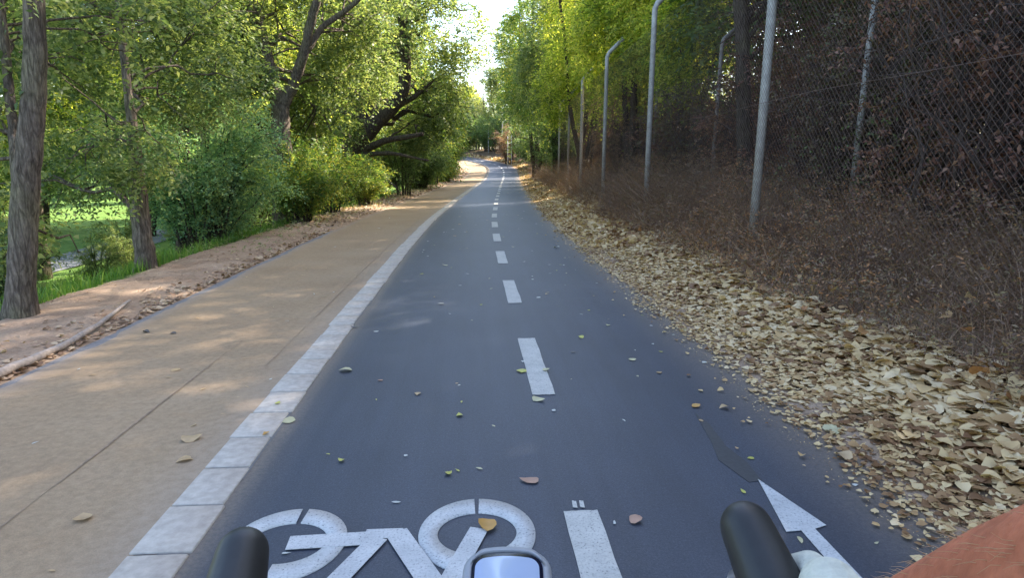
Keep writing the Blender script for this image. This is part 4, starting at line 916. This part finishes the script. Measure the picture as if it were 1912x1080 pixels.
# computer: grey rounded body, dark bezel, lit blue screen
comp = bpy.data.objects.new('cycle_computer', None); COL.objects.link(comp); comp.parent = bike
comp.location = (-.004, .4955, .878); comp.rotation_euler = (math.radians(14), 0, 0)
def rrect(w, h, r, bul, n=7):
    pts = []
    for cx_, cy_, a0 in ((w - r, -r, 0), (-w + r, -r, 90), (-w + r, -h + r, 180), (w - r, -h + r, 270)):
        for a in np.linspace(a0, a0 + 90, n): pts.append((cx_ + r * math.cos(math.radians(a)), cy_ + r * math.sin(math.radians(a))))
    out = []
    for i_, p in enumerate(pts):
        out.append(p)
        if i_ % n == n - 1:
            q_ = pts[(i_ + 1) % len(pts)]
            for t in (.2, .4, .6, .8): out.append((p[0] + (q_[0] - p[0]) * t, p[1] + (q_[1] - p[1]) * t))
    return [(x, y + bul * (1 - (x / w) ** 2) * (1 if y > -h / 2 else -.6)) for x, y in out]
def slab(name, m, outer, z0, z1, inner=None, bev=0.0, zin=None):
    mb = MB(); n = len(outer); o_ = np.array(outer); c = o_.mean(0)
    rings = [np.c_[o_, np.full(n, z0)]]
    if bev:
        for a in np.linspace(0, 90, 5): rings.append(np.c_[c + (o_ - c) * (1 - bev * (1 - math.cos(math.radians(a))) / .036), np.full(n, z1 - bev + bev * math.sin(math.radians(a)))])
    else: rings.append(np.c_[o_, np.full(n, z1)])
    if inner is not None: rings.append(np.c_[np.array(inner), np.full(n, z1)]); rings.append(np.c_[np.array(inner), np.full(n, zin)])
    V = np.vstack(rings); j = np.arange(n); jn = (j + 1) % n; fs = [np.stack([k * n + j, k * n + jn, (k + 1) * n + jn, (k + 1) * n + j], -1) for k in range(len(rings) - 1)]
    mb.add(V, [np.vstack(fs), [list(range((len(rings) - 1) * n, len(rings) * n))], [list(range(n))[::-1]]]); return mb.build(name, m, comp)
slab('case', GREY_PL, rrect(.0365, .098, .017, .005), -.016, 0, rrect(.0285, .084, .010, .0045), .005, -.003)
for o in comp.children:
    for v in o.data.vertices: pass
inn = [(x, y - .008) for x, y in rrect(.0285, .082, .010, .0045)]
b_o = slab('bezel', BEZEL, [(x, y - .0075) for x, y in rrect(.0292, .0835, .011, .0045)], -.0025, .0007)
sm_, snt, sb_ = mat('lit_blue_screen'); gr = N(snt, 'ShaderNodeTexNoise'); gr.inputs['Scale'].default_value = 8
sb_.inputs['Base Color'].default_value = (.16, .22, .36, 1); sb_.inputs['Roughness'].default_value = .12; sb_.inputs['Emission Color'].default_value = (.34, .48, .80, 1); sb_.inputs['Emission Strength'].default_value = .11
slab('screen', sm_, [(x, y - .0115) for x, y in rrect(.0262, .076, .008, .004)], .0008, .0022)
mb = MB(); mb.tube([(0, .395, .858), (0, .43, .868), (0, .45, .866)], .008, 8); mb.build('computer_mount', BLACK_TAPE, bike, True)

rider = empty('person', (0, 0, 0), 'rider in dark jersey and pale mint gloves riding with hands on the black hoods', 'person', None, -YAW)
sh = {1: (.20, -.045, 1.30), -1: (-.20, -.045, 1.30)}; el = {1: (.283, .165, 1.098), -1: (-.27, .12, 1.03)}; wr = {1: (.219, .366, .895), -1: (-.235, .345, .885)}
pm = {1: (.2265, .412, .9025), -1: (-.238, .395, .878)}
hipx = .10; kn = {1: (.125, .06, .70), -1: (-.125, -.02, .62)}; an_ = {1: (.13, .03, .36), -1: (-.13, -.33, .38)}; toe = {1: (.13, .17, .30), -1: (-.13, -.20, .305)}
def arm(mb, s, g=0.0):
    chain_caps(mb, [(*sh[s], .055 + g), (*(np.array(sh[s]) * .5 + np.array(el[s]) * .5), .048 + g)])
    chain_caps(mb, [(*(np.array(sh[s]) * .5 + np.array(el[s]) * .5), .048 + g), (*el[s], .043 + g), (*(np.array(el[s]) * .7 + np.array(wr[s]) * .3), .050 + g), (*(np.array(el[s]) * .45 + np.array(wr[s]) * .55), .043 + g), (*(np.array(el[s]) * .2 + np.array(wr[s]) * .8), .031 + g), (*wr[s], .026 + g)])
def hand(mb, s, g=0.0):
    W, P_ = np.array(wr[s]), np.array(pm[s]); caps(mb, W, P_, .024 + g, .019 + g); caps(mb, W + [s * .006, 0, 0], P_ + [s * .016, -.004, -.012], .021 + g, .015 + g); caps(mb, W, P_ + [-s * .006, -.006, .002], .021 + g, .016 + g)
    for k in range(4):   # knuckle row runs down the outside of the hood; fingers reach forward and curl inwards in front of it
        K = P_ + np.array([s * (.002 + .006 * k), .010 - .007 * k, -.001 - .015 * k]); r = (.0095, .0098, .0093, .0082)[k] + g; l = (.95, 1.05, 1.0, .8)[k]
        A = K + np.array([s * .004, .034 * l, -.010]); B = A + np.array([-s * .016, .014 * l, -.014]); C_ = B + np.array([-s * .016, -.010, -.008])
        caps(mb, K - [0, .012, 0], K, r * 1.1, r * 1.08); caps(mb, K, A, r * 1.05, r); caps(mb, A, B, r, r * .92); caps(mb, B, C_, r * .92, r * .8)
    T0 = (W + P_) / 2 + [-s * .010, -.010, -.010]; T1 = T0 + [-s * .028, .006, -.022]; T2 = T1 + [-s * .008, .026, -.006]; T3 = T2 + [s * .002, .020, -.006]
    caps(mb, T0, T1, .013 + g, .0115 + g); caps(mb, T1, T2, .0115 + g, .0105 + g); caps(mb, T2, T3, .0105 + g, .009 + g)
def torso(mb, g=0.0):
    chain_caps(mb, [(0, -.36, 1.02, .13 + g), (0, -.31, 1.12, .118 + g), (0, -.24, 1.24, .118 + g)])
    for s in (-1, 1): caps(mb, (s * .06, -.22, 1.22), (s * .05, -.35, 1.0), .095 + g, .11 + g); caps(mb, (s * .075, -.215, 1.245), (s * .15, -.12, 1.315), .075 + g, .055 + g); caps(mb, (s * .15, -.12, 1.315), sh[s], .055 + g, .05 + g)
mb = MB(); torso(mb)
for s in (-1, 1): arm(mb, s); hand(mb, s)
chain_caps(mb, [(0, -.19, 1.33, .06), (0, -.12, 1.43, .055), (0, -.09, 1.47, .055)])
caps(mb, (0, -.10, 1.56), (0, -.09, 1.585), .088, .090); caps(mb, (0, -.05, 1.51), (0, -.045, 1.485), .065, .045); caps(mb, (0, .005, 1.545), (0, .022, 1.522), .010, .014)
for s in (-1, 1):
    caps(mb, (s * .088, -.085, 1.555), (s * .09, -.09, 1.53), .016, .012)
    chain_caps(mb, [(s * hipx, -.34, .99, .10), (*(np.array([s * hipx, -.34, .99]) * .45 + np.array(kn[s]) * .55), .075), (*kn[s], .056), (*(np.array(kn[s]) * .65 + np.array(an_[s]) * .35 + [0, -.015, 0]), .056), (*an_[s], .036)]); caps(mb, an_[s], toe[s], .038, .03)
body = remesh(mb, 'body', .0045, SKIN, rider, 14)
for s in (-1, 1):
    mb = MB(); hand(mb, s, .0025); caps(mb, np.array(wr[s]) + (np.array(el[s]) - np.array(wr[s])) * .03, wr[s], .0295, .0275)
    for k in range(3):
        P_ = np.array(pm[s]); c = P_ + np.array([s * .004, -.012 * k - .004, .014 - .002 * k]); caps(mb, c + [-.012, .003, 0], c + [.014, -.002, -.004], .0035, .003)
    remesh(mb, 'glove', .0022, MINT, rider, 2)
mb = MB(); torso(mb, .010)
for s in (-1, 1): caps(mb, sh[s], np.array(sh[s]) * .52 + np.array(el[s]) * .48, .065, .060)
remesh(mb, 'jersey', .008, JERSEY, rider, 3)
mb = MB(); caps(mb, (0, -.37, .99), (0, -.35, 1.04), .146, .143)
for s in (-1, 1): caps(mb, (s * hipx, -.34, .99), np.array([s * hipx, -.34, .99]) * .3 + np.array(kn[s]) * .7, .112, .078)
remesh(mb, 'shorts', .009, SHORTS, rider, 3)
for s in (-1, 1):
    mb = MB(); caps(mb, np.array(an_[s]) - [0, .02, .02], toe[s], .046, .034); caps(mb, np.array(an_[s]) - [0, 0, .0], np.array(an_[s]) + [0, 0, .05], .044, .041); remesh(mb, 'shoe', .006, SHOE, rider, 2)
    mb = MB(); caps(mb, (s * .031, -.012, 1.565), (s * .031, -.011, 1.565), .011, .011); mb.build('eye', EYE, rider, True)
mb = MB(); caps(mb, (0, -.125, 1.575), (0, -.11, 1.60), .088, .088); remesh(mb, 'hair', .008, HAIR, rider, 1)
mb = MB(); chain_caps(mb, [(0, -.17, 1.615, .092), (0, -.06, 1.635, .090)]); remesh(mb, 'helmet', .008, HELM, rider, 2)
# fine pale hairs on the right forearm
mb = MB(); hr = np.random.default_rng(5); E_, W_ = np.array(el[1]), np.array(wr[1]); ax = (W_ - E_) / np.linalg.norm(W_ - E_)
for k in range(650):
    t = hr.uniform(0.0, .93); c = E_ + (W_ - E_) * t; rr = np.interp(t, [0, .3, .55, .8, 1], [.042, .049, .042, .030, .025]); n_ = hr.normal(0, 1, 3); n_[2] = abs(n_[2]); n_ -= ax * n_.dot(ax); n_ /= np.linalg.norm(n_)
    p0 = c + n_ * (rr - .001); p1 = p0 + n_ * .0028 + ax * .004; p2 = p1 + n_ * .0012 + ax * .006 + hr.normal(0, .0015, 3); mb.tube([p0, p1, p2], [.00018, .00014, .00006], 3, False)
mb.build('hair', plain('arm_hair', (.55, .33, .18), .6), rider)
